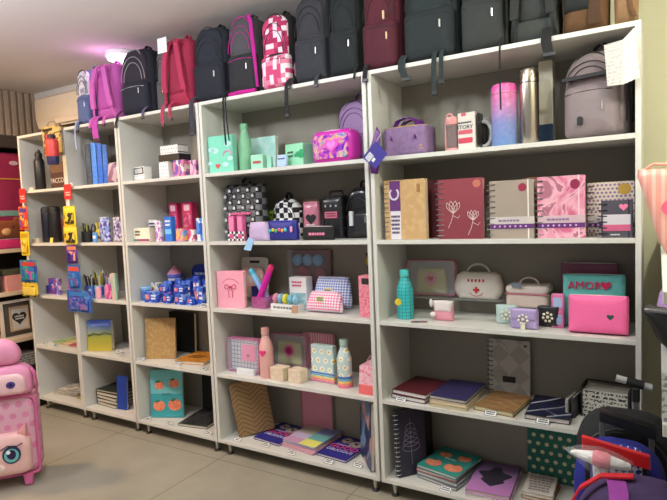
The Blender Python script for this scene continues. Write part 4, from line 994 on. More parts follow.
MB().puff(rrect(.175, .058, .014, 4), 0, .11, e=8).build('body', mat((226, 206, 194), rough=.45), t, smooth=1.0)
MB().puff(rrect(.178, .034, .014, 4, z0=.059), -.002, .112, e=8).build('lid', mat((230, 216, 206), rough=.45), t, smooth=1.0)
MB().box(-.088, .088, -.003, .004, .055, .061, .001).build('zipper', mat((206, 130, 140)), t)
MB().tube([(.04 * math.cos(a), .05, .09 + .032 * math.sin(a)) for a in [PI * q / 12 for q in range(13)]], .004, 8).build('handle', mat((214, 200, 190), rough=.4), t)
MB().prism(rrect(.04, .022, .004, cx=-.035, z0=.085), -.012, -.010, b=.0003).build('grey_tag', paper((120, 130, 140)), t)
def clutch(lbl, x, y, W, H, c, rz):
    t = thing('coin_purse', lbl, 'purse', (x, y, z), rz)
    MB().puff(rrect(W, H, .008, 4), 0, .035, e=6).build('body', mat(c, rough=.45), t, smooth=1.0)
    MB().puff(trap(W * .9, W * 1.01, H * .55, .008, z0=H * .46), -.005, .015, e=4).build('flap', mat(c, rough=.4), t, smooth=1.2)
    p = MB()
    for i in range(7):
        a = 2 * PI * i / 7; p.ball((.017 * math.sin(a), -.007, H * .5 + .017 * math.cos(a)), .0055)
    p.ball((0, -.007, H * .5), .007)
    p.build('pearl_flower', mat((230, 226, 206), rough=.2), t)
    return t
clutch('mint coin purse with a pearl flower clasp', .547, .115, .085, .078, (186, 208, 204), 4)
t = clutch('lilac coin purse with a pearl flower clasp and dangling tag', .628, .045, .105, .079, (176, 158, 206), -3)
MB().box(-.009, .009, -.008, -.006, .0, .028, .0003).build('dangling_tag', paper((226, 222, 200)), t)
clutch('black coin purse with a pearl flower clasp', .708, .115, .08, .082, (38, 36, 40), -4)
SOFT = dict(wt=1.0, r=.012, e=5.0, wob=.012)
pouch('dark mauve tall pouch at the back of the pouch row', .845, .25, z, .215, .24, .05, fabric((134, 84, 106)), **SOFT)
t = pouch('turquoise pouch with raised AMOR lettering and a red heart', .868, .15, z, .222, .205, .075, fabric((104, 196, 188)), tagm=fabric((200, 220, 216)), lean=.03, **SOFT)
text_on(t, 'AMOR', .042, -.03, .001, .150, mat((206, 30, 90)), th=.006)
prism_on(t, 'heart_patch', heart(.036, .045, .166), .001, mat((196, 22, 80)), .007)
t = pouch('hot pink pouch with a small dark heart at the front', .893, .03, z, .205, .138, .085, mat((246, 106, 164), rough=.6), tagm=fabric((240, 200, 215)), lean=.12, **SOFT)
MB().bars(-.045, .025, .055, .08, 1, .0035, t=.003, seed=5).build('glitter_lettering', mat((240, 140, 160), rough=.3), t)
prism_on(t, 'heart_patch', heart(.024, .043, .062), .003, mat((36, 70, 62)), .004)
carton('key_ring_box', 'lower pink card box with a pale blue disc beside the pouches', 'box', .745, .115, z, .048, .03, .066, paper((216, 110, 160)), panels=[(.15, .85, .2, .8, paper((150, 180, 220)), )])
carton('key_ring_box', 'upper pink card box with a pale blue disc beside the pouches', 'box', .745, .117, z + .0675, .048, .028, .064, paper((216, 120, 166)), panels=[(.15, .85, .2, .8, paper((160, 190, 224)))])

z = S4
RP = [('bottom', (90, 44, 72)), ('topmost', (84, 24, 34))]
for i, (d, c) in enumerate(RP):
    notebook(d + ' notebook of the wine red pair near the left panel', .133 + .003 * i, .03 + .003 * i, z + .0205 * i, .168, .225, .02, mat(c, rough=.5), rz=-6 - i, flat=True, page=(236, 234, 234))
for i, (d, c) in enumerate((('bottom', (196, 176, 130)), ('middle', (206, 180, 140)), ('topmost', (50, 44, 88)))):
    notebook(d + ' notebook of the stack with the indigo top', .325 - .003 * i, .010 + .003 * i, z + .0155 * i, .165, .25, .015, mat(c, rough=.5), rz=-1 - i, flat=True)
WOOD = paper((152, 116, 74), pat='blotch', c2=(136, 100, 60), scale=.03)
t = notebook('kraft brown notebook with faint diagonal lines lying flat', .505, .035, z, .168, .225, .02, WOOD, rz=-8, flat=True, page=(226, 214, 160))
ln = MB()
for k in range(4): ln.tube([(-.08, -.0207, .06 + k * .04), (.0, -.0207, .05 + k * .05), (.08, -.0207, .02 + k * .04)], .0008, 4)
ln.build('line_print', mat((110, 80, 48)), t)
t = notebook('grey notebook with geometric tile pattern standing at the back', .514, .285, z, .182, .245, .02, mat((164, 159, 150), pat='diamond', c2=(184, 179, 170), scale=.09, rough=.5), lean=.05, rings=True, ringmat=mat((90, 86, 80)))
MB().box(-.028, .028, -.0214, -.019, .055, .082, .0003).build('black_label', mat((34, 30, 26)), t)
prism_on(t, 'heart_print', heart(.014, .07, .222), -.02, mat((50, 46, 42)), .001)
ar = MB()
for cx, cz in ((-.05, .06), (.05, .19), (-.05, .19)): ar.tube([(cx + .045 * math.cos(a), -.0205, cz + .045 * math.sin(a)) for a in [1.6 * q / 8 for q in range(9)]], .0006, 4)
ar.build('arc_print', mat((110, 104, 98)), t)
NAVY = mat((30, 34, 64), rough=.4)
t = notebook('navy notebook with silver geometric lines lying flat', .712, .035, z, .165, .245, .02, NAVY, rz=1, flat=True, page=(220, 206, 200))
sv = MB()
for pts in (((-.08, .03), (.03, .12)), ((-.08, .13), (-.02, .19), (.08, .09)), ((.0, .0), (.08, .06)), ((-.03, .085), (.035, .03)), ((.02, .24), (-.02, .19)), ((.03, .12), (.08, .19))):
    sv.ribbon([(p[0], -.0206, p[1]) for p in pts], .009, .001, side=(.7, 0, -.7) if pts[0][1] > pts[-1][1] else (-.6, 0, .8))
sv.build('silver_line_print', mat((176, 178, 190), rough=.35), t)
t = thing('brochure_holder', 'dark framed organiser box with black and white letter print', 'organiser', (.905, .15, z), -6)
LET = paper((196, 194, 182), pat='script', c2=(40, 38, 38), scale=.016)
MB().box(-.08, .08, 0, .1, 0, .108, .002).build('body', LET, t)
MB().box(-.086, -.08, -.003, .103, 0, .122, .001).build('side_frame', mat((34, 32, 32)), t)
MB().box(.08, .086, -.003, .103, 0, .122, .001).build('side_frame', mat((34, 32, 32)), t)
MB().tube([(-.079, .1, .12), (.079, .1, .12)], .004, 6).build('back_rail', mat((34, 32, 32)), t)
for i in range(2):
    t = notebook(['slim dark notebook standing against the letter print organiser', 'slim grey notebook standing second from the organiser'][i], .80 - .022 * i, .16, z, .12, .085 - .01 * i, .012, paper([(44, 42, 44), (150, 146, 140)][i]), rz=80)
for w, x, y in (('in front of the wine red notebooks', .105, .008), ('in front of the kraft brown notebook', .50, .005), ('in front of the navy silver lined notebook', .70, .006)):
    price_tag(w, x, y, z, -3)

z = SB
DK = mat((46, 42, 58), rough=.45)
t = notebook('dark ringed notebook with silver line drawing leaning on the left panel', .108, .08, z, .15, .30, .018, DK, rz=52, lean=.06, rings=True)
ln = MB()
for k in range(5): ln.tube([(.045 * (1 - k * .12) * math.cos(a), -.0186, .13 + k * .022 + .02 * math.sin(a)) for a in [2 * PI * q / 14 for q in range(15)]], .0009, 4)
ln.tube([(0, -.0186, .05), (0, -.0186, .26)], .0009, 4)
ln.build('line_print', mat((150, 146, 165)), t)
notebook('black ringed notebook behind the silver line drawn one', .098, .225, z, .12, .31, .018, mat((30, 28, 34), rough=.45), rz=48, lean=.05, rings=True)
for i, d in enumerate(('bottom', 'second', 'third')):
    notebook(d + ' notebook in the stack under the teal peach cover', .245 - .002 * i, .055 + .003 * i, z + .0155 * i, .2, .235, .015, paper([(90, 100, 110), (120, 130, 136), (150, 60, 70)][i]), rz=-13 + i * 2, flat=True, page=(226, 226, 224))
t = notebook('teal notebook with peach prints lying topmost on its stack', .243, .058, z + .0465, .2, .235, .015, paper((40, 138, 128)), rz=-12, flat=True, page=(232, 230, 226))
peaches(t, .2, .235, .0155)
text_on(t, 'peachy', .02, 0, -.0165, .125, mat((214, 226, 220)))
notebook('lower notebook under the violet one at bottom right', .48, .016, z, .182, .285, .018, paper((206, 190, 206)), rz=2, flat=True)
t = notebook('violet and pink notebook with a dark ragged shape lying on top', .478, .018, z + .0185, .18, .285, .016, paper((182, 118, 178), pat='vgrad', c2=(150, 116, 166), c3=(104, 86, 122), scale=.28), rz=3, flat=True)
prism_on(t, 'ragged_print', [(.06 * math.cos(a) * (1 + .25 * math.sin(5 * a)), .15 + .075 * math.sin(a) * (1 + .2 * math.cos(4 * a))) for a in [2 * PI * q / 40 for q in range(40)]], -.016, mat((44, 40, 54)), .0012)
notebook('green notebook with tan dots standing against the back', .685, .29, z, .20, .235, .018, paper((34, 106, 92), pat='dots', c2=(206, 196, 160), scale=.036, size=.24), lean=.04)
for i, c in enumerate(((150, 110, 80), (210, 200, 190))):
    notebook(['brown lower notebook of the small pile right of the violet one', 'white printed notebook on top of the small pile'][i], .655 + .004 * i, .10 + .004 * i, z + .0165 * i, .12, .17, .016, paper(c), rz=-4 + 6 * i, flat=True, prints=[(.1, .9, .1, .9, 6, mat((150, 140, 140)))] if i else ())
price_tag('below the teal peach stack', .30, .008, z, -6)
price_tag('below the violet notebook', .53, .004, z, -3)

# ================================================================== UNIT B (second narrow unit)
z = S1
for i, (c, d, h) in enumerate((((70, 66, 70), 'dark grey glitter', .265), ((80, 140, 220), 'light blue glitter', .27), ((52, 104, 200), 'mid blue glitter', .265), ((70, 120, 214), 'bright blue glitter', .255))):
    notebook(d + ' folder standing in the slanted row', -2.085 + .036 * i, .065 + .014 * i, z, .10, h, .029, mat(c, pat='floral', c2=tuple(min(255, v + 26) for v in c), scale=.01, rough=.3), rz=147, name='folder', cat='folder')
backpack('dark navy soft bag at the back behind the clear bag', -1.80, .19, z, .24, .26, .12, fabric((40, 32, 82)), rt=.4)
t = pouch('clear bag of plum and cream balls beside the blue folders', -1.765, .05, z, .17, .125, .1, mat((150, 110, 130), rough=.15, pat='cells', c2=(206, 180, 186), c3=(120, 70, 110), scale=.05), wt=.7, r=.04, name='clear_bag', cat='bag', e=2.2)
carton('stationery_box', 'tiny white label box at the foot of the blue folders', 'box', -2.12, .008, z, .045, .02, .022, paper((210, 208, 205)), tuck=False)
def pencil_cup(lbl, x, y, zz, r, h, m, cols, n=9, up=.06):
    t = thing('pencil_cup', lbl, 'cup', (x, y, zz))
    MB().lathe([(r * .9, 0), (r, .004), (r, h), (r * .93, h), (r * .9, .008), (.002, .006)], 20).build('cup', m, t)
    for i in range(n):
        a = 2 * PI * i / n; q = r * (.55 if i % 2 else .3)
        p0 = (q * math.cos(a) * .6, q * math.sin(a) * .6, .01); p1 = (q * math.cos(a) * 2.3, q * math.sin(a) * 1.7, h + up * (.6 + .4 * ((i * 7) % 5) / 5))
        pen = MB().tube([p0, p1], .0045, 6).build('pencil', plastic(cols[i % len(cols)]), t)
    return t
z = S2
pencil_cup('black pencil cup at the left end with dark pens', -2.092, .07, z, .034, .07, mat((36, 34, 36)), [(30, 30, 32), (60, 60, 62), (200, 190, 90)])
pencil_cup('yellow and black pencil cup filled with yellow pencils', -2.008, .11, z, .038, .08, mat((206, 184, 60), pat='cells', c2=(50, 46, 40), c3=(220, 206, 120), scale=.025), [(220, 200, 60), (230, 214, 90), (50, 48, 44)], up=.05)
t = pouch('clear zip bag of blue and violet pens', -1.915, .07, z, .125, .155, .04, mat((130, 150, 210), pat='cells', c2=(190, 200, 232), c3=(100, 76, 165), scale=.016, rough=.15), wt=1, r=.008, name='clear_bag', cat='bag')
t = pouch('clear zip bag of grey and violet pens at the right end', -1.79, .07, z, .11, .15, .04, mat((150, 140, 180), pat='cells', c2=(214, 208, 222), c3=(96, 80, 130), scale=.014, rough=.15), wt=.9, r=.008, name='clear_bag', cat='bag')
bottle('dark violet capped tube behind the right clear zip bag', -1.79, .18, z, .025, .19, plastic((60, 44, 120)), plastic((54, 38, 110)), kind='straight', name='marker_tube', cat='tube')
z = S3
ASS = [(200, 80, 120), (60, 60, 70), (230, 210, 120), (90, 130, 210), (240, 240, 240), (120, 170, 120)]
pencil_cup('blue pencil cup filled with dark topped pencils', -2.10, .075, z, .035, .075, plastic((86, 120, 196), pat='cells', c2=(60, 80, 160), c3=(220, 220, 230), scale=.02), [(40, 36, 40), (70, 60, 60), (210, 200, 190)], 12, .08)
pencil_cup('pale blue pencil cup in the middle with yellow pencils', -2.015, .085, z, .037, .08, plastic((150, 180, 214), pat='cells', c2=(225, 230, 240), c3=(60, 90, 170), scale=.02), [(200, 190, 90), (60, 58, 50), (210, 208, 196), (150, 140, 50)], 12, .10)
pencil_cup('rose pencil cup with red and violet pencils', -1.925, .09, z, .037, .075, plastic((206, 130, 170), pat='cells', c2=(120, 110, 190), c3=(230, 200, 220), scale=.02), ASS, 12, .09)
carton('eraser_box', 'small pink box before the rose pencil cup', 'box', -1.965, .03, z, .05, .02, .07, paper((230, 170, 190)))
carton('eraser_box', 'magenta printed box between the rose cup and tall pastel pack', 'box', -1.862, .035, z, .075, .04, .095, paper((196, 70, 130), pat='cells', c2=(226, 140, 180), c3=(130, 90, 170), scale=.03))
t = carton('pencil_pack', 'tall pastel striped pencil pack at the right end', 'pack', -1.795, .02, z, .055, .03, .165, paper((150, 200, 170), pat='vstripes', c2=(228, 160, 170), scale=.025, size=.5))
z = S4
t = notebook('glossy notebook with a yellow field and blue sky cover', -2.06, .065, z, .165, .20, .035, mat((186, 168, 60), pat='vgrad', c2=(120, 150, 70), c3=(60, 90, 190), scale=.2, rough=.35), rz=24, lean=.05, panels=[(.2, .9, .82, .9, paper((120, 140, 220)))])
MB().tube([(-.08, -.0352, .10), (-.04, -.0356, .115), (.0, -.0356, .108), (.04, -.0356, .12), (.08, -.0352, .11)], .006, 6).build('tree_line_print', paper((74, 96, 50)), t)
carton('storage_box', 'grey tall box at the back right behind the sky notebook', 'box', -1.74, .2, z, .11, .1, .22, paper((112, 104, 96)))
notebook('thin white booklet lying flat before the grey box', -1.80, .10, z, .19, .16, .006, paper((208, 206, 206)), rz=10, flat=True)
price_tag('at the front edge beside the sky notebook', -1.80, .03, z, -4)
price_tag('further back lying beside the sky notebook', -1.87, .068, z + .0065, 6)
z = SB
for i, d in enumerate(('bottom', 'second', 'third', 'fourth')):
    notebook(d + ' dark covered book of the low stack', -2.025 + .006 * (i % 2), .07, z + .0225 * i, .21, .215, .022, mat([(52, 50, 46), (36, 36, 40), (60, 58, 50), (30, 34, 34)][i], rough=.5), rz=-4 + 3 * (i % 2), flat=True, name='book', cat='book')
notebook('topmost dark green covered book of the low stack', -2.02, .075, z + .09, .21, .21, .014, mat((38, 46, 40), rough=.45), rz=2, flat=True, name='book', cat='book')
notebook('glossy royal blue book standing right of the dark stack', -1.875, .075, z, .08, .215, .014, mat((28, 62, 150), rough=.35), rz=10, lean=.06, name='book', cat='book')
for i, c in enumerate(((170, 90, 80), (60, 80, 150), (214, 190, 170))):
    notebook(['coral spined book standing second from the royal blue book', 'blue spined book standing beside the coral spined one', 'cream spined book standing nearest the right panel'][i], -1.775 + .022 * i, .07 + .026 * i, z, .10, .19 - .012 * i, .022, paper(c, pat='stripes', c2=(230, 220, 210), scale=.03, size=.3), rz=147, name='book', cat='book')

# ================================================================== UNIT A (leftmost narrow unit)
z = S1
t = bottle('black sport bottle standing at the left of the top compartment', -2.565, .04, z, .034, .27, mat((28, 28, 30), rough=.4), mat((24, 24, 26), rough=.4), kind='sport')
carton('stationery_box', 'tiny cream card at the foot of the black sport bottle', 'card', -2.585, .02, z, .06, .02, .02, paper((226, 214, 190)), tuck=False)
t = carton('bottle_box', 'dark brown box with white PACCO lettering', 'box', -2.42, .125, z, .23, .06, .185, paper((84, 58, 50)), rz=-4, panels=[(0.0, 1.0, .62, 1.0, paper((120, 90, 72)))])
text_on(t, 'PACCO', .05, 0, -.001, .045, mat((226, 214, 204)))
t = thing('tote_bag', 'tan bag with black and floral print hanging at the unit divider', 'bag', (-2.25, -.016, 1.735))
MB().puff(trap(.19, .2, .19, .02), -.012, .012, e=4).build('body', paper((196, 166, 104), pat='floral', c2=(92, 74, 44), scale=.035, size=.38), t, smooth=1.2)
MB().bars(-.08, .03, .15, .178, 1, -.0135).build('lettering', mat((36, 28, 24)), t)
MB().tube([(-.05, 0, .185), (-.03, .004, .215), (.03, .004, .215), (.05, 0, .185)], .003, 6).build('handle', mat((150, 120, 70)), t)
MB().ball((-.02, -.016, .12), .022, .004, .018).ball((.03, -.016, .10), .018, .004, .016).build('flower_print', paper((206, 70, 110)), t)
t = thing('water_bottle', 'red bottle with a navy foot hanging before the tan bag', 'bottle', (-2.135, -.095, 1.665))
MB().lathe([(.036, .05), (.037, .06), (.037, .145), (.03, .155)], 24).build('body', mat((214, 66, 62), rough=.35), t)
MB().lathe([(.032, 0), (.034, .004), (.035, .05)], 24).build('foot_cup', mat((44, 40, 78), rough=.4), t)
MB().lathe([(.024, .155), (.024, .178), (.018, .184)], 20).build('cap', mat((60, 30, 44)), t)
MB().tube([(0, 0, .18), (-.01, .03, .2), (-.01, .064, .21)], .003, 6).build('strap', mat((90, 100, 50)), t)
z = S2
bottle('left black bottle of the pair on the second shelf', -2.545, .05, z, .037, .245, mat((26, 28, 40), rough=.35), mat((20, 22, 30)), kind='straight', group=None)
bottle('right black bottle of the pair on the second shelf', -2.455, .05, z, .037, .245, mat((30, 30, 34), rough=.35), mat((22, 22, 26)), kind='straight')
bottle('rust red bottle beside the divider behind the hanging packs', -2.38, .10, z, .036, .245, mat((180, 70, 46), rough=.4), mat((60, 30, 26)), kind='cola')
t = thing('hang_tag', 'small yellow paper tag at the foot of the black bottle pair', 'tag', (-2.40, .015, z), 30, lean=.3)
MB().prism(rrect(.02, .035, .003), -.0015, 0).build('card', paper((226, 204, 90)), t)
carton('stationery_box', 'cream folded card under the left black bottle edge', 'card', -2.60, .03, z, .09, .06, .03, paper((216, 200, 172)), tuck=False)
z = S3
carton('toy_box', 'violet toy box lying at the left', 'box', -2.52, .07, z, .17, .08, .055, paper((120, 60, 140), pat='cells', c2=(70, 80, 180), c3=(210, 130, 170), scale=.03), rz=-6)
carton('toy_box', 'blue toy box stacked upon the violet one', 'box', -2.50, .075, z + .057, .13, .07, .048, paper((64, 84, 180), pat='cells', c2=(150, 70, 150), c3=(190, 200, 225), scale=.03), rz=6)
carton('toy_box', 'upright mixed print toy box at the right', 'box', -2.345, .10, z, .10, .07, .11, paper((90, 70, 160), pat='cells', c2=(190, 90, 150), c3=(220, 210, 225), scale=.03))
z = S4
for i, c in enumerate(((120, 150, 90), (180, 150, 110), (150, 60, 60))):
    notebook(['green flat booklet at the left of the fourth shelf', 'tan flat booklet in the middle of the fourth shelf', 'red flat booklet at the right of the fourth shelf'][i], -2.56 + .11 * i, .09 - .008 * i, z, .10, .15, .01, paper(c, pat='blotch', c2=tuple(min(255, v + 40) for v in c), scale=.03), rz=-5 + 4 * i, flat=True, name='booklet', cat='booklet')
t = thing('toy_tin', 'red and navy speckled tin standing beside the divider', 'tin', (-2.25, .20, z))
MB().lathe([(.04, 0), (.042, .004), (.042, .1), (.04, .104)], 24).build('body', plastic((190, 50, 50), pat='cells', c2=(40, 50, 110), c3=(230, 210, 200), scale=.03), t)
MB().lathe([(.043, .104), (.043, .125), (.03, .14), (.002, .142)], 24).build('lid', plastic((50, 60, 120)), t)
price_tag('at the left end of the leftmost fourth shelf', -2.60, .02, z, 12)
price_tag('in the middle of the leftmost fourth shelf', -2.47, .022, z, -6)
z = SB
for i, d in enumerate(('bottom', 'middle', 'topmost')):
    notebook(d + ' pale printed magazine of the low pile', -2.50 + .01 * i, .09, z + .0135 * i, .24, .18, .013, paper([(206, 200, 190), (180, 176, 172), (214, 210, 204)][i], pat='blotch', c2=(150, 146, 140), scale=.05), rz=6 - 5 * i, flat=True, name='magazine', cat='magazine')
notebook('yellow covered magazine lying beside the pale pile', -2.29, .085, z, .15, .17, .014, paper((206, 186, 60), pat='blotch', c2=(90, 90, 70), scale=.05), rz=-3, flat=True, name='magazine', cat='magazine')

# ================================================================== HANGING STRIPS
def strip(lbl, x, ztop, zbot, rz=0):
    t = thing('clip_strip', lbl, 'display strip', (x, -.014, zbot), rz)
    MB().box(-.009, .009, 0, .001, 0, ztop - zbot - .06, .0003).build('plastic_strip', plastic((225, 222, 215)), t)
    MB().prism(rrect(.075, .095, .004, z0=ztop - zbot - .095), -.002, .001, b=.0003).build('red_header', paper((206, 44, 40)), t)
    MB().bars(-.025, .025, ztop - zbot - .075, ztop - zbot - .045, 2, -.0022).build('print', mat((236, 200, 190)), t)
def pack(lbl, x, zc, W, H, m, bm=None, bshape=None, D=.02):
    t = thing('blister_pack', lbl, 'package', (x, -.022, zc - H / 2))
    MB().prism(rrect(W, H, .008), 0, .002, b=.0003).build('card', m, t)
    MB().puff(rrect(W * .74, H * .56, .012, z0=H * .1), -D * .6, .001, e=4).build('bubble', bm or CLEAR, t, smooth=1.2)
    MB().box(-W * .4, W * .4, -.001, .0005, H * .74, H * .92, .0002).build('header_print', bshape or mat((230, 226, 220)), t)
strip('hanging strip with red header at the left edge of the leftmost unit', -2.64, 1.545, .80)
YEL = paper((228, 200, 40)); 
pack('orange red pack on the left hanging strip, topmost', -2.64, 1.345, .10, .16, paper((226, 74, 36), pat='cells', c2=(240, 150, 60), c3=(200, 40, 60), scale=.04), mat((214, 70, 50), pat='cells', c2=(120, 80, 150), c3=(240, 180, 80), scale=0.022, rough=.2), mat((80, 60, 140)))
pack('plain yellow pack on the left hanging strip below the orange one', -2.645, 1.172, .10, .165, YEL, mat((228, 190, 40), pat='cells', c2=(236, 214, 110), c3=(190, 140, 40), scale=0.022, rough=.2), mat((190, 150, 30)))
pack('wide blue and green pack on the left hanging strip with a red cap', -2.63, .98, .20, .155, paper((40, 110, 170), pat='cells', c2=(60, 160, 140), c3=(40, 70, 160), scale=.05), mat((60, 110, 180), pat='cells', c2=(40, 150, 140), c3=(190, 90, 160), scale=0.022, rough=.2), mat((200, 60, 60)))
pack('yellow pack with black figure print, lowest on the left hanging strip', -2.63, .855, .19, .10, paper((228, 196, 60), pat='floral', c2=(50, 46, 36), scale=.03, size=.38), plastic((232, 206, 90)), mat((220, 190, 60)))
strip('hanging strip with red header at the divider of the leftmost units', -2.135, 1.545, .84)
pack('yellow pack with dark emblem on the divider strip, upper of two', -2.125, 1.345, .12, .125, YEL, mat((70, 62, 44), pat='cells', c2=(226, 196, 60), c3=(200, 170, 60), scale=0.03, rough=.2), mat((236, 214, 80)))
pack('yellow pack with dark emblem on the divider strip, lower of two', -2.13, 1.222, .135, .115, YEL, mat((60, 56, 44), pat='cells', c2=(214, 186, 60), c3=(226, 200, 90), scale=0.03, rough=.2), mat((236, 214, 80)))
pack('violet and white pack on the divider strip', -2.13, 1.10, .115, .12, paper((70, 44, 120), pat='cells', c2=(100, 60, 150), c3=(60, 40, 110), scale=.05), mat((90, 60, 140), pat='cells', c2=(60, 40, 120), c3=(220, 150, 120), scale=0.022, rough=.2), mat((226, 130, 80)))
pack('tall blue pack with orange window on the divider strip', -2.125, .955, .13, .155, paper((40, 100, 180)), mat((60, 100, 170), pat='cells', c2=(70, 140, 200), c3=(120, 80, 150), scale=0.018, rough=.2), mat((210, 80, 60)))
pack('wide blue pack with violet window, lowest on the divider strip', -2.09, .80, .25, .14, paper((44, 96, 180), pat='cells', c2=(70, 60, 150), c3=(90, 150, 210), scale=.05), mat((60, 80, 160), pat='cells', c2=(90, 110, 190), c3=(150, 110, 170), scale=0.016, rough=.2), mat((60, 120, 190)))

# ================================================================== LEFT RACK
t = thing('display_rack', 'dark rack with pale shelf edges along the left wall', 'rack', (-3.25, -.9, 0))
DKW = mat((52, 40, 34), rough=.7)
for zz in (.14, .47, .82, 1.132):
    MB().box(0.012, .30, 0, 1.22, zz - .03, zz, .002).build('shelf', mat((214, 190, 160), rough=.5), t)
MB().box(0, .012, 0, 1.22, 0, 1.95, .002).build('back_panel', DKW, t)
MB().box(0.0, .30, 0, 1.22, 1.86, 1.95, .002).build('top_panel', DKW, t)
MB().box(0.012, .30, 1.20, 1.22, 0, 1.86, .002).build('end_panel', DKW, t)
MB().box(0.012, .30, 0, .02, 0, 1.86, .002).build('end_panel', DKW, t)
t = thing('suitcase', 'crimson upright suitcase with a thin gold line on the left rack', 'suitcase', (-2.975, .05, 1.132), 90)
CRI = fabric((140, 24, 66))
MB().puff(arch(.40, .70, .12, .06), 0, .22, e=8).build('body', CRI, t, smooth=1.0)
MB().box(-.195, .195, -.004, .006, .50, .508, .001).build('gold_line', mat((206, 150, 50)), t)
MB().box(-.195, .195, -.004, .006, .235, .275, .001).build('teal_band', fabric((110, 150, 140)), t)
MB().disc(.08, .62, .03, -.004, .005, rz=.016).build('oval_badge', mat((200, 170, 180)), t)
t = pouch('pink flat pouch with an oval badge lying under the brown bear bag', -2.945, .05, 1.132, .26, .07, .02, fabric((206, 40, 104)), rz=90, wt=.97)
t = thing('plush_bag', 'brown bear face bag on the left rack before the suitcase', 'bag', (-2.955, .02, 1.2045), 90)
BR = fabric((130, 68, 36))
MB().puff(rrect(.25, .13, .05), -.018, .018, e=3).build('face', BR, t, smooth=1.2)
for s in (-1, 1): MB().puff(rrect(.05, .05, .022, cx=s * .09, z0=.105), -.008, .012, e=3).build('ear', BR, t, smooth=1.2)
MB().ball((0, -.018, .05), .035, .01, .026).build('muzzle', fabric((196, 150, 100)), t)
for s in (-1, 1): MB().ball((s * .05, -.016, .085), .008).build('eye', mat((20, 16, 14)), t)
carton('gift_box', 'powder pink box on the left rack below the bear bag', 'box', -2.96, .10, .82, .20, .18, .115, paper((222, 150, 140)), rz=90)
carton('gift_box', 'flat dark olive box on top of the powder pink box', 'box', -2.965, .10, .9375, .21, .18, .04, paper((74, 72, 54)), rz=90)
carton('gift_box', 'black box at the left of the powder pink box on the rack', 'box', -2.97, -.15, .82, .22, .18, .17, paper((40, 36, 34)), rz=90)
t = thing('picture_frame', 'white box frame with a dark heart picture inside on the left rack', 'frame', (-2.968, .07, .47), 90, lean=.03, depth=.03)
FW = mat((214, 200, 182), rough=.5)
f = MB()
for (a, b_, c, d) in ((-.12, .12, 0, .018), (-.12, .12, .262, .28), (-.12, -.102, .018, .262), (.102, .12, .018, .262)): f.box(a, b_, 0, .03, c, d, .001)
f.build('outer_frame', FW, t)
MB().box(-.102, .102, .018, .022, .018, .262, .0005).build('backing', paper((92, 82, 70)), t)
f = MB()
for (a, b_, c, d) in ((-.055, .085, .05, .06), (-.055, .085, .22, .23), (-.055, -.045, .06, .22), (.075, .085, .06, .22)): f.box(a, b_, .006, .018, c, d, .001)
f.build('inner_frame', mat((196, 160, 120), rough=.5), t)
MB().box(-.045, .075, .014, .0178, .06, .22, .0005).build('mat_board', paper((214, 206, 194)), t)
p = MB().prism(heart(.105, .015, .145), .012, .0145, b=.0003).build('heart_print', mat((44, 40, 40)), t)
MB().bars(-.02, .05, .13, .165, 2, .0122, seed=4).build('lettering', mat((226, 220, 214)), p)
carton('paper_stack', 'bundle of printed newspaper sheets on the low left shelf', 'papers', -2.98, .10, .14, .19, .15, .20, paper((176, 168, 156), pat='script', c2=(80, 76, 72), scale=.02, plane='yz'), rz=90, tuck=False)
t = thing('storage_bin', 'black open bin standing on the floor by the leftmost unit', 'bin', (-2.80, .02, 0), 0)
BK = mat((30, 26, 25), rough=.6)
MB().box(-.085, .085, 0, .008, .001, .27, .002).build('front_wall', BK, t)
MB().box(-.085, .085, .142, .15, .001, .27, .002).build('back_wall', BK, t)
for s in (-1, 1): MB().box(s * .085 - (.008 if s > 0 else 0), s * .085 + (.008 if s < 0 else 0), .008, .142, .001, .27, .002).build('side_wall', BK, t)
MB().box(-.077, .077, .008, .142, .001, .01, .001).build('base', BK, t)

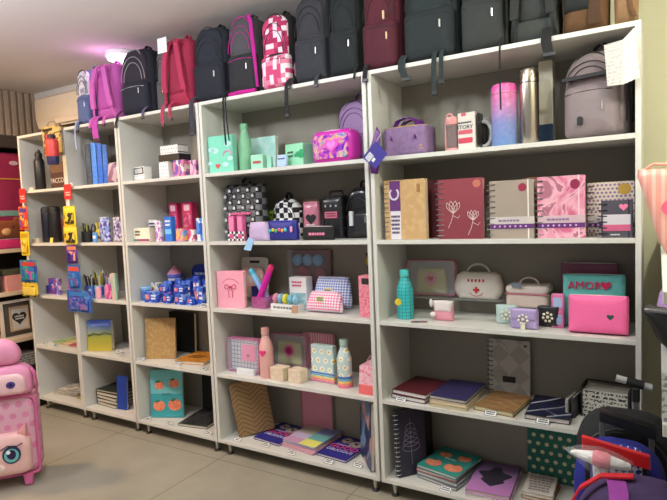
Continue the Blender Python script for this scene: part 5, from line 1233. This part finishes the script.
# ================================================================== PINK ROLLING BACKPACK (left foreground)
PK1 = fabric((226, 148, 180)); PK2 = fabric((222, 168, 188), pat='dots', c2=(218, 136, 172), scale=.055, size=.28); PK3 = fabric((214, 108, 158))
t = thing('rolling_backpack', 'pink rolling backpack with a kitten face pocket in the left foreground', 'backpack', (-1.70, -.79, 0), 50)
MB().puff(arch(.36, .40, .12, .06, z0=.05), .03, .22, e=6).build('body', PK2, t, smooth=1.0)
MB().tube([(p[0], .05, p[1]) for p in (arch(.362, .40, .12, .06, z0=.05) + arch(.362, .40, .12, .06, z0=.05)[:1])], .008, 8).build('piping', PK3, t)
kp = MB().puff(arch(.31, .205, .2, .12, z0=.075), -.025, .06, e=4).build('kitten_pocket', fabric((238, 190, 186)), t, smooth=1.2)
for s in (-1, 1):
    MB().puff([(s * .075, .25), (s * .145, .25), (s * .14, .325), (s * .115, .30)], -.005, .035, e=3).build('ear', fabric((232, 160, 160)), t, smooth=1.2)
    MB().disc(s * .075, .185, .040, -.0275, -.018, 24, rz=.044).build('eye', mat((40, 40, 90)), kp)
    MB().disc(s * .075, .182, .032, -.029, -.02, 24, rz=.034).build('iris', mat((110, 190, 190), rough=.3), kp)
    MB().disc(s * .075, .187, .02, -.0305, -.022, 20, rz=.024).build('pupil', mat((36, 24, 70), rough=.3), kp)
    MB().disc(s * .075 - .012, .2, .009, -.032, -.024, 14).build('eye_highlight', mat((250, 250, 255)), kp)
    MB().tube([(s * .03, -.028, .215), (s * .06, -.03, .232), (s * .10, -.028, .225), (s * .125, -.024, .235)], .003, 6).build('lash', mat((50, 30, 60)), kp)
    MB().lathe([(.002, -.012), (.04, -.012), (.042, 0), (.04, .012), (.002, .012)], 20).build('wheel', mat((60, 50, 56)), t).matrix_local = Matrix.Translation((s * .14, .19, .043)) @ Matrix.Rotation(PI / 2, 4, 'Y')
    MB().puff(trap(.035, .05, .06, .008, z0=0.001, cx=s * .13), .01, .05, e=4).build('foot', PK3, t, smooth=1.2)
MB().ball((0, -.027, .145), .009, .004, .006).build('nose', mat((206, 80, 110)), kp)
MB().ball((0, -.018, .125), .05, .012, .03).build('muzzle', fabric((244, 216, 210)), kp)
lb = thing('lunch_bag', 'pink kitten lunch bag resting on the rolling backpack', 'bag', (-1.675, -.755, .4605), 50)
MB().puff(arch(.27, .15, .25, .1), 0.0, .14, e=4).build('body', PK1, lb, smooth=1.2)
fp = MB().puff(arch(.22, .10, .2, .1, z0=.015), -.014, .03, e=4).build('kitten_panel', fabric((240, 196, 200)), lb, smooth=1.2)
for s in (-1, 1):
    MB().disc(s * .05, .065, .02, -.0165, -.008, 20, rz=.017).build('eye', mat((80, 60, 140)), fp)
    MB().disc(s * .05, .066, .008, -.018, -.01, 14).build('pupil', mat((30, 20, 50)), fp)
MB().ribbon([(.125, .06, .13), (.15, .03, .10), (.158, .02, .04), (.145, .03, -.005)], .022, .004, side=(.3, .95, 0)).build('strap', PK3, lb)
pc = thing('pencil_case', 'rounded pink pencil case on top of the kitten lunch bag', 'pencil case', (-1.70, -.76, .6115), 50)
MB().puff(arch(.22, .13, .42, .2), 0, .11, e=3).build('body', PK1, pc, smooth=1.2)
MB().tube([(.09 * math.cos(a), .02, .03 + .085 * math.sin(a)) for a in [PI * q / 12 for q in range(13)]], .004, 6).build('zipper', PK3, pc)

# ================================================================== RIGHT FOREGROUND
t = thing('trolley_bag', 'dark trolley bag whose silver T shaped pull handle stands tallest', 'trolley', (1.02, -.19, 0))
MB().puff(arch(.2, .48, .2, .1, z0=.0), 0, .12, e=5).build('body', fabric((34, 34, 38)), t, smooth=1.2)
MB().box(-.011, .011, .03, .05, .46, .655, .003).build('telescopic_tube', mat((150, 150, 150), rough=.35, metal=.6), t)
MB().box(-.0125, .0125, .027, .053, .645, .695, .005).build('grip_hub', mat((24, 24, 26)), t)
MB().tube([(-.026, .04, .712), (.024, .04, .702)], .0145, 12).build('grip_bar', mat((24, 24, 26)), t)
MB().tube([(-.057, .04, .7182), (-.025, .04, .7118)], .0115, 12).build('grip_end', mat((205, 205, 205), rough=.3, metal=.4), t)
MB().tube([(.023, .04, .7022), (.047, .04, .6974)], .0115, 12).build('grip_end', mat((205, 205, 205), rough=.3, metal=.4), t)
t = thing('trolley_bag', 'black rounded trolley bag with a wide black pull handle', 'trolley', (1.0, -.42, 0))
MB().puff(arch(.27, .665, .36, .06), 0, .19, e=5).build('body', fabric((30, 32, 34)), t, smooth=1.2)
MB().tube([(.12 * math.cos(a), .005, .52 + .125 * math.sin(a)) for a in [PI * q / 14 for q in range(15)]], .004, 6).build('zipper', mat((60, 60, 62)), t)
for x in (-.055, .068): MB().box(x - .007, x + .007, -.03, -.016, .3, .675 if x < 0 else .655, .002).build('pull_tube', mat((120, 122, 124), rough=.4, metal=.5), t)
MB().prism([(-.062, .708), (.07, .682), (.082, .672), (.082, .645), (.06, .652), (-.04, .674), (-.063, .678)], -.042, -.006, b=.004).build('pull_handle', mat((24, 24, 26), rough=.45), t)
t = thing('trolley_bag', 'royal blue trolley bag with a red pull handle', 'trolley', (.995, -.68, 0))
BLUE = fabric((28, 36, 130))
MB().puff(arch(.21, .672, .4, .06), .02, .18, e=5).build('body', BLUE, t, smooth=1.2)
MB().puff(arch(.105, .11, .2, .1, z0=.585, cx=.005), -.004, .05, e=4).build('checked_panel', fabric((226, 228, 236), pat='diamond', c2=(36, 52, 150), scale=.016), t, smooth=1.2)
MB().prism([(-.074, .728), (.072, .705), (.074, .673), (-.074, .695)], -.035, -.018, b=.003).build('pull_handle', plastic((206, 34, 40)), t)
for x in (-.062, .062): MB().box(x - .006, x + .006, -.031, -.020, .3, .69, .002).build('pull_tube', mat((26, 26, 28)), t)
MB().tube([(.09 * math.cos(a), .012, .45 + .11 * math.sin(a)) for a in [PI * q / 12 for q in range(13)]], .009, 8).build('red_piping', fabric((190, 26, 40)), t)
t = thing('trolley_bag', 'dark violet padded backpack at the bottom right corner', 'backpack', (1.06, -1.0, 0))
VD = fabric((64, 44, 84))
MB().puff(arch(.27, .728, .45, .06), 0, .2, e=4).build('body', VD, t, smooth=1.2)
MB().ribbon([(-.052, .09, .727), (-.045, .05, .722), (-.04, .01, .695), (-.036, -.006, .66), (-.036, -.006, .5)], .036, .004).build('magenta_band', fabric((150, 60, 150)), t)
MB().tube([(.12 * math.cos(a), .02, .585 + .12 * math.sin(a)) for a in [PI * q / 14 for q in range(15)]], .004, 6).build('pale_piping', fabric((190, 170, 160)), t)
MB().ribbon([(-.145, .06, .56), (-.14, .06, .66), (-.118, .07, .705), (-.08, .09, .73), (-.02, .10, .737)], .02, .004, side=(0, 1, 0)).build('red_strap', fabric((196, 30, 44)), t)
t = thing('wrapped_bow', 'pink and white glossy bow in crinkled clear wrap on the violet backpack', 'bow', (.968, -.79, .645))
WHT = mat((240, 236, 232), rough=.3, bump=.8, bscale=50)
def bow_part(sec): return MB().ring_faces([[(x, .025 + r * math.cos(q), .055 - x * .10 + r * .85 * math.sin(q)) for q in [2 * PI * i / 14 for i in range(14)]] for x, r in sec])
bow_part(((-.066, .003), (-.056, .009), (-.03, .015), (-.016, .018))).build('bow_loop', WHT, t)
bow_part(((.02, .018), (.038, .014), (.058, .010), (.062, .006))).build('bow_loop', WHT, t)
bow_part(((-.017, .018), (-.01, .022), (.012, .022), (.021, .018))).build('pink_knot', mat((236, 130, 140), rough=.35, bump=.6, bscale=60), t)
MB().puff([(-.016, .002), (.012, .002), (.016, .045), (-.018, .045)], .012, .04, e=3, wob=.05).build('bow_tail', WHT, t)
MB().puff([(-.074, .068), (-.05, .08), (0, .084), (.04, .072), (.07, .06), (.068, .042), (.03, .028), (.018, -.004), (-.02, -.004), (-.024, .026), (-.05, .046)], -.006, .056, e=2.5, wob=.08).build('clear_wrap', mat((240, 240, 245), rough=.12, alpha=.12, bump=1.0, bscale=70, vary=0), t)

t = thing('display_stand', 'white shop stand whose shelf edge shows at the right border', 'stand', (1.09, -1.1, 0))
for zz in (.93, 1.155): MB().box(0, .42, 0, 1.6, zz - .022, zz, .001).build('shelf', LAM, t)  # shelves lengthened towards the back wall so that they shade it
MB().box(.42, .44, 0, 1.6, 0, 1.6, .001).build('back_panel', LAM, t)
for y in (.02, 1.5): MB().box(.36, .40, y, y + .03, 0, .907, .001).build('leg', LAM, t)
t = thing('gift_bag', 'coral pink gift bag with a pink lips print on the right stand', 'bag', (1.09, -.42, 1.155), 0)
COR = mat((236, 160, 145), pat='vstripes', c2=(244, 190, 176), scale=.022, size=.4, rough=.35)
MB().puff([(.012, 0), (.2, 0), (.21, .22), (.0, .232), (-.055, .235), (-.058, .215), (-.035, .14), (-.005, .03)], 0, .10, e=6).build('body', COR, t, smooth=1.0)
MB().disc(.05, .125, .05, -.004, .004, rz=.03).build('lips_print', mat((240, 100, 130)), t)
MB().tube([(-.04, .02, .23), (-.02, .018, .245), (.03, .018, .24), (.1, .02, .225)], .004, 6).build('rim_trim', mat((240, 170, 150)), t)
t = thing('shoulder_bag', 'black glossy bag with grey edge leaning over the right stand', 'bag', (1.09, -.62, .93))
MB().puff([(.02, 0), (.2, 0), (.2, .10), (.05, .095), (-.028, .108), (-.04, .10), (-.032, .08), (-.01, .03)], 0, .09, e=5).build('body', mat((24, 24, 26), rough=.3), t, smooth=1.0)
MB().tube([(-.035, .01, .104), (.0, .006, .102), (.06, .006, .096)], .006, 6).build('grey_edge', mat((130, 128, 128)), t)
t = thing('plush_ball', 'lavender round plush behind the black glossy bag', 'plush toy', (1.155, -.42, .93))
MB().ball((0, 0, .085), .075, .07, .085).ball((-.02, -.01, .17), .045, .04, .028).build('body', fabric((190, 150, 206)), t)
t = thing('paper_sheet', 'white printed price list card standing on the right stand', 'paper', (1.115, -1.09, .93))
MB().box(-.026, .05, 0, .001, 0, .085, .0003).build('sheet', paper((220, 222, 225), pat='script', c2=(150, 150, 155), scale=.012), t)

# ------------------------------------------------------------------ further small stock on the narrow units
carton('stationery_box', 'small blue label card leaning on the blue and violet pen bag', 'box', -1.965, .035, S2, .05, .015, .06, paper((90, 150, 220)), panels=[(.1, .9, .4, .7, paper((230, 236, 245)))])
carton('eraser_box', 'small blue box with white disc before the pale blue pencil cup', 'box', -2.04, .03, S3, .06, .02, .075, paper((70, 110, 190)), panels=[(.2, .8, .25, .8, paper((210, 220, 240)))])
carton('toy_box', 'flat pale violet toy box leaning at the right of the stacked toy boxes', 'box', -2.42, .05, S3, .06, .02, .09, paper((150, 120, 190), pat='cells', c2=(90, 90, 180), c3=(225, 200, 225), scale=.02))
for i, (x, y, zz, w, h, d) in enumerate(((-1.16, .03, 0, .055, .045, 'tiny blue clay box wedged in the front row beside the right end one'), (-1.39, .05, .0575, .075, .045, 'blue clay box laid on the small low box in front centre'), (-1.345, .12, 0, .06, .13, 'narrow dark blue clay box standing behind the front centre'), (-1.20, .13, 0, .07, .15, 'tall blue clay box standing before the display tray'))):
    clay(d, x, y, S3 + zz, w, .05, h, BLU2 if i % 2 else BLU, 0)
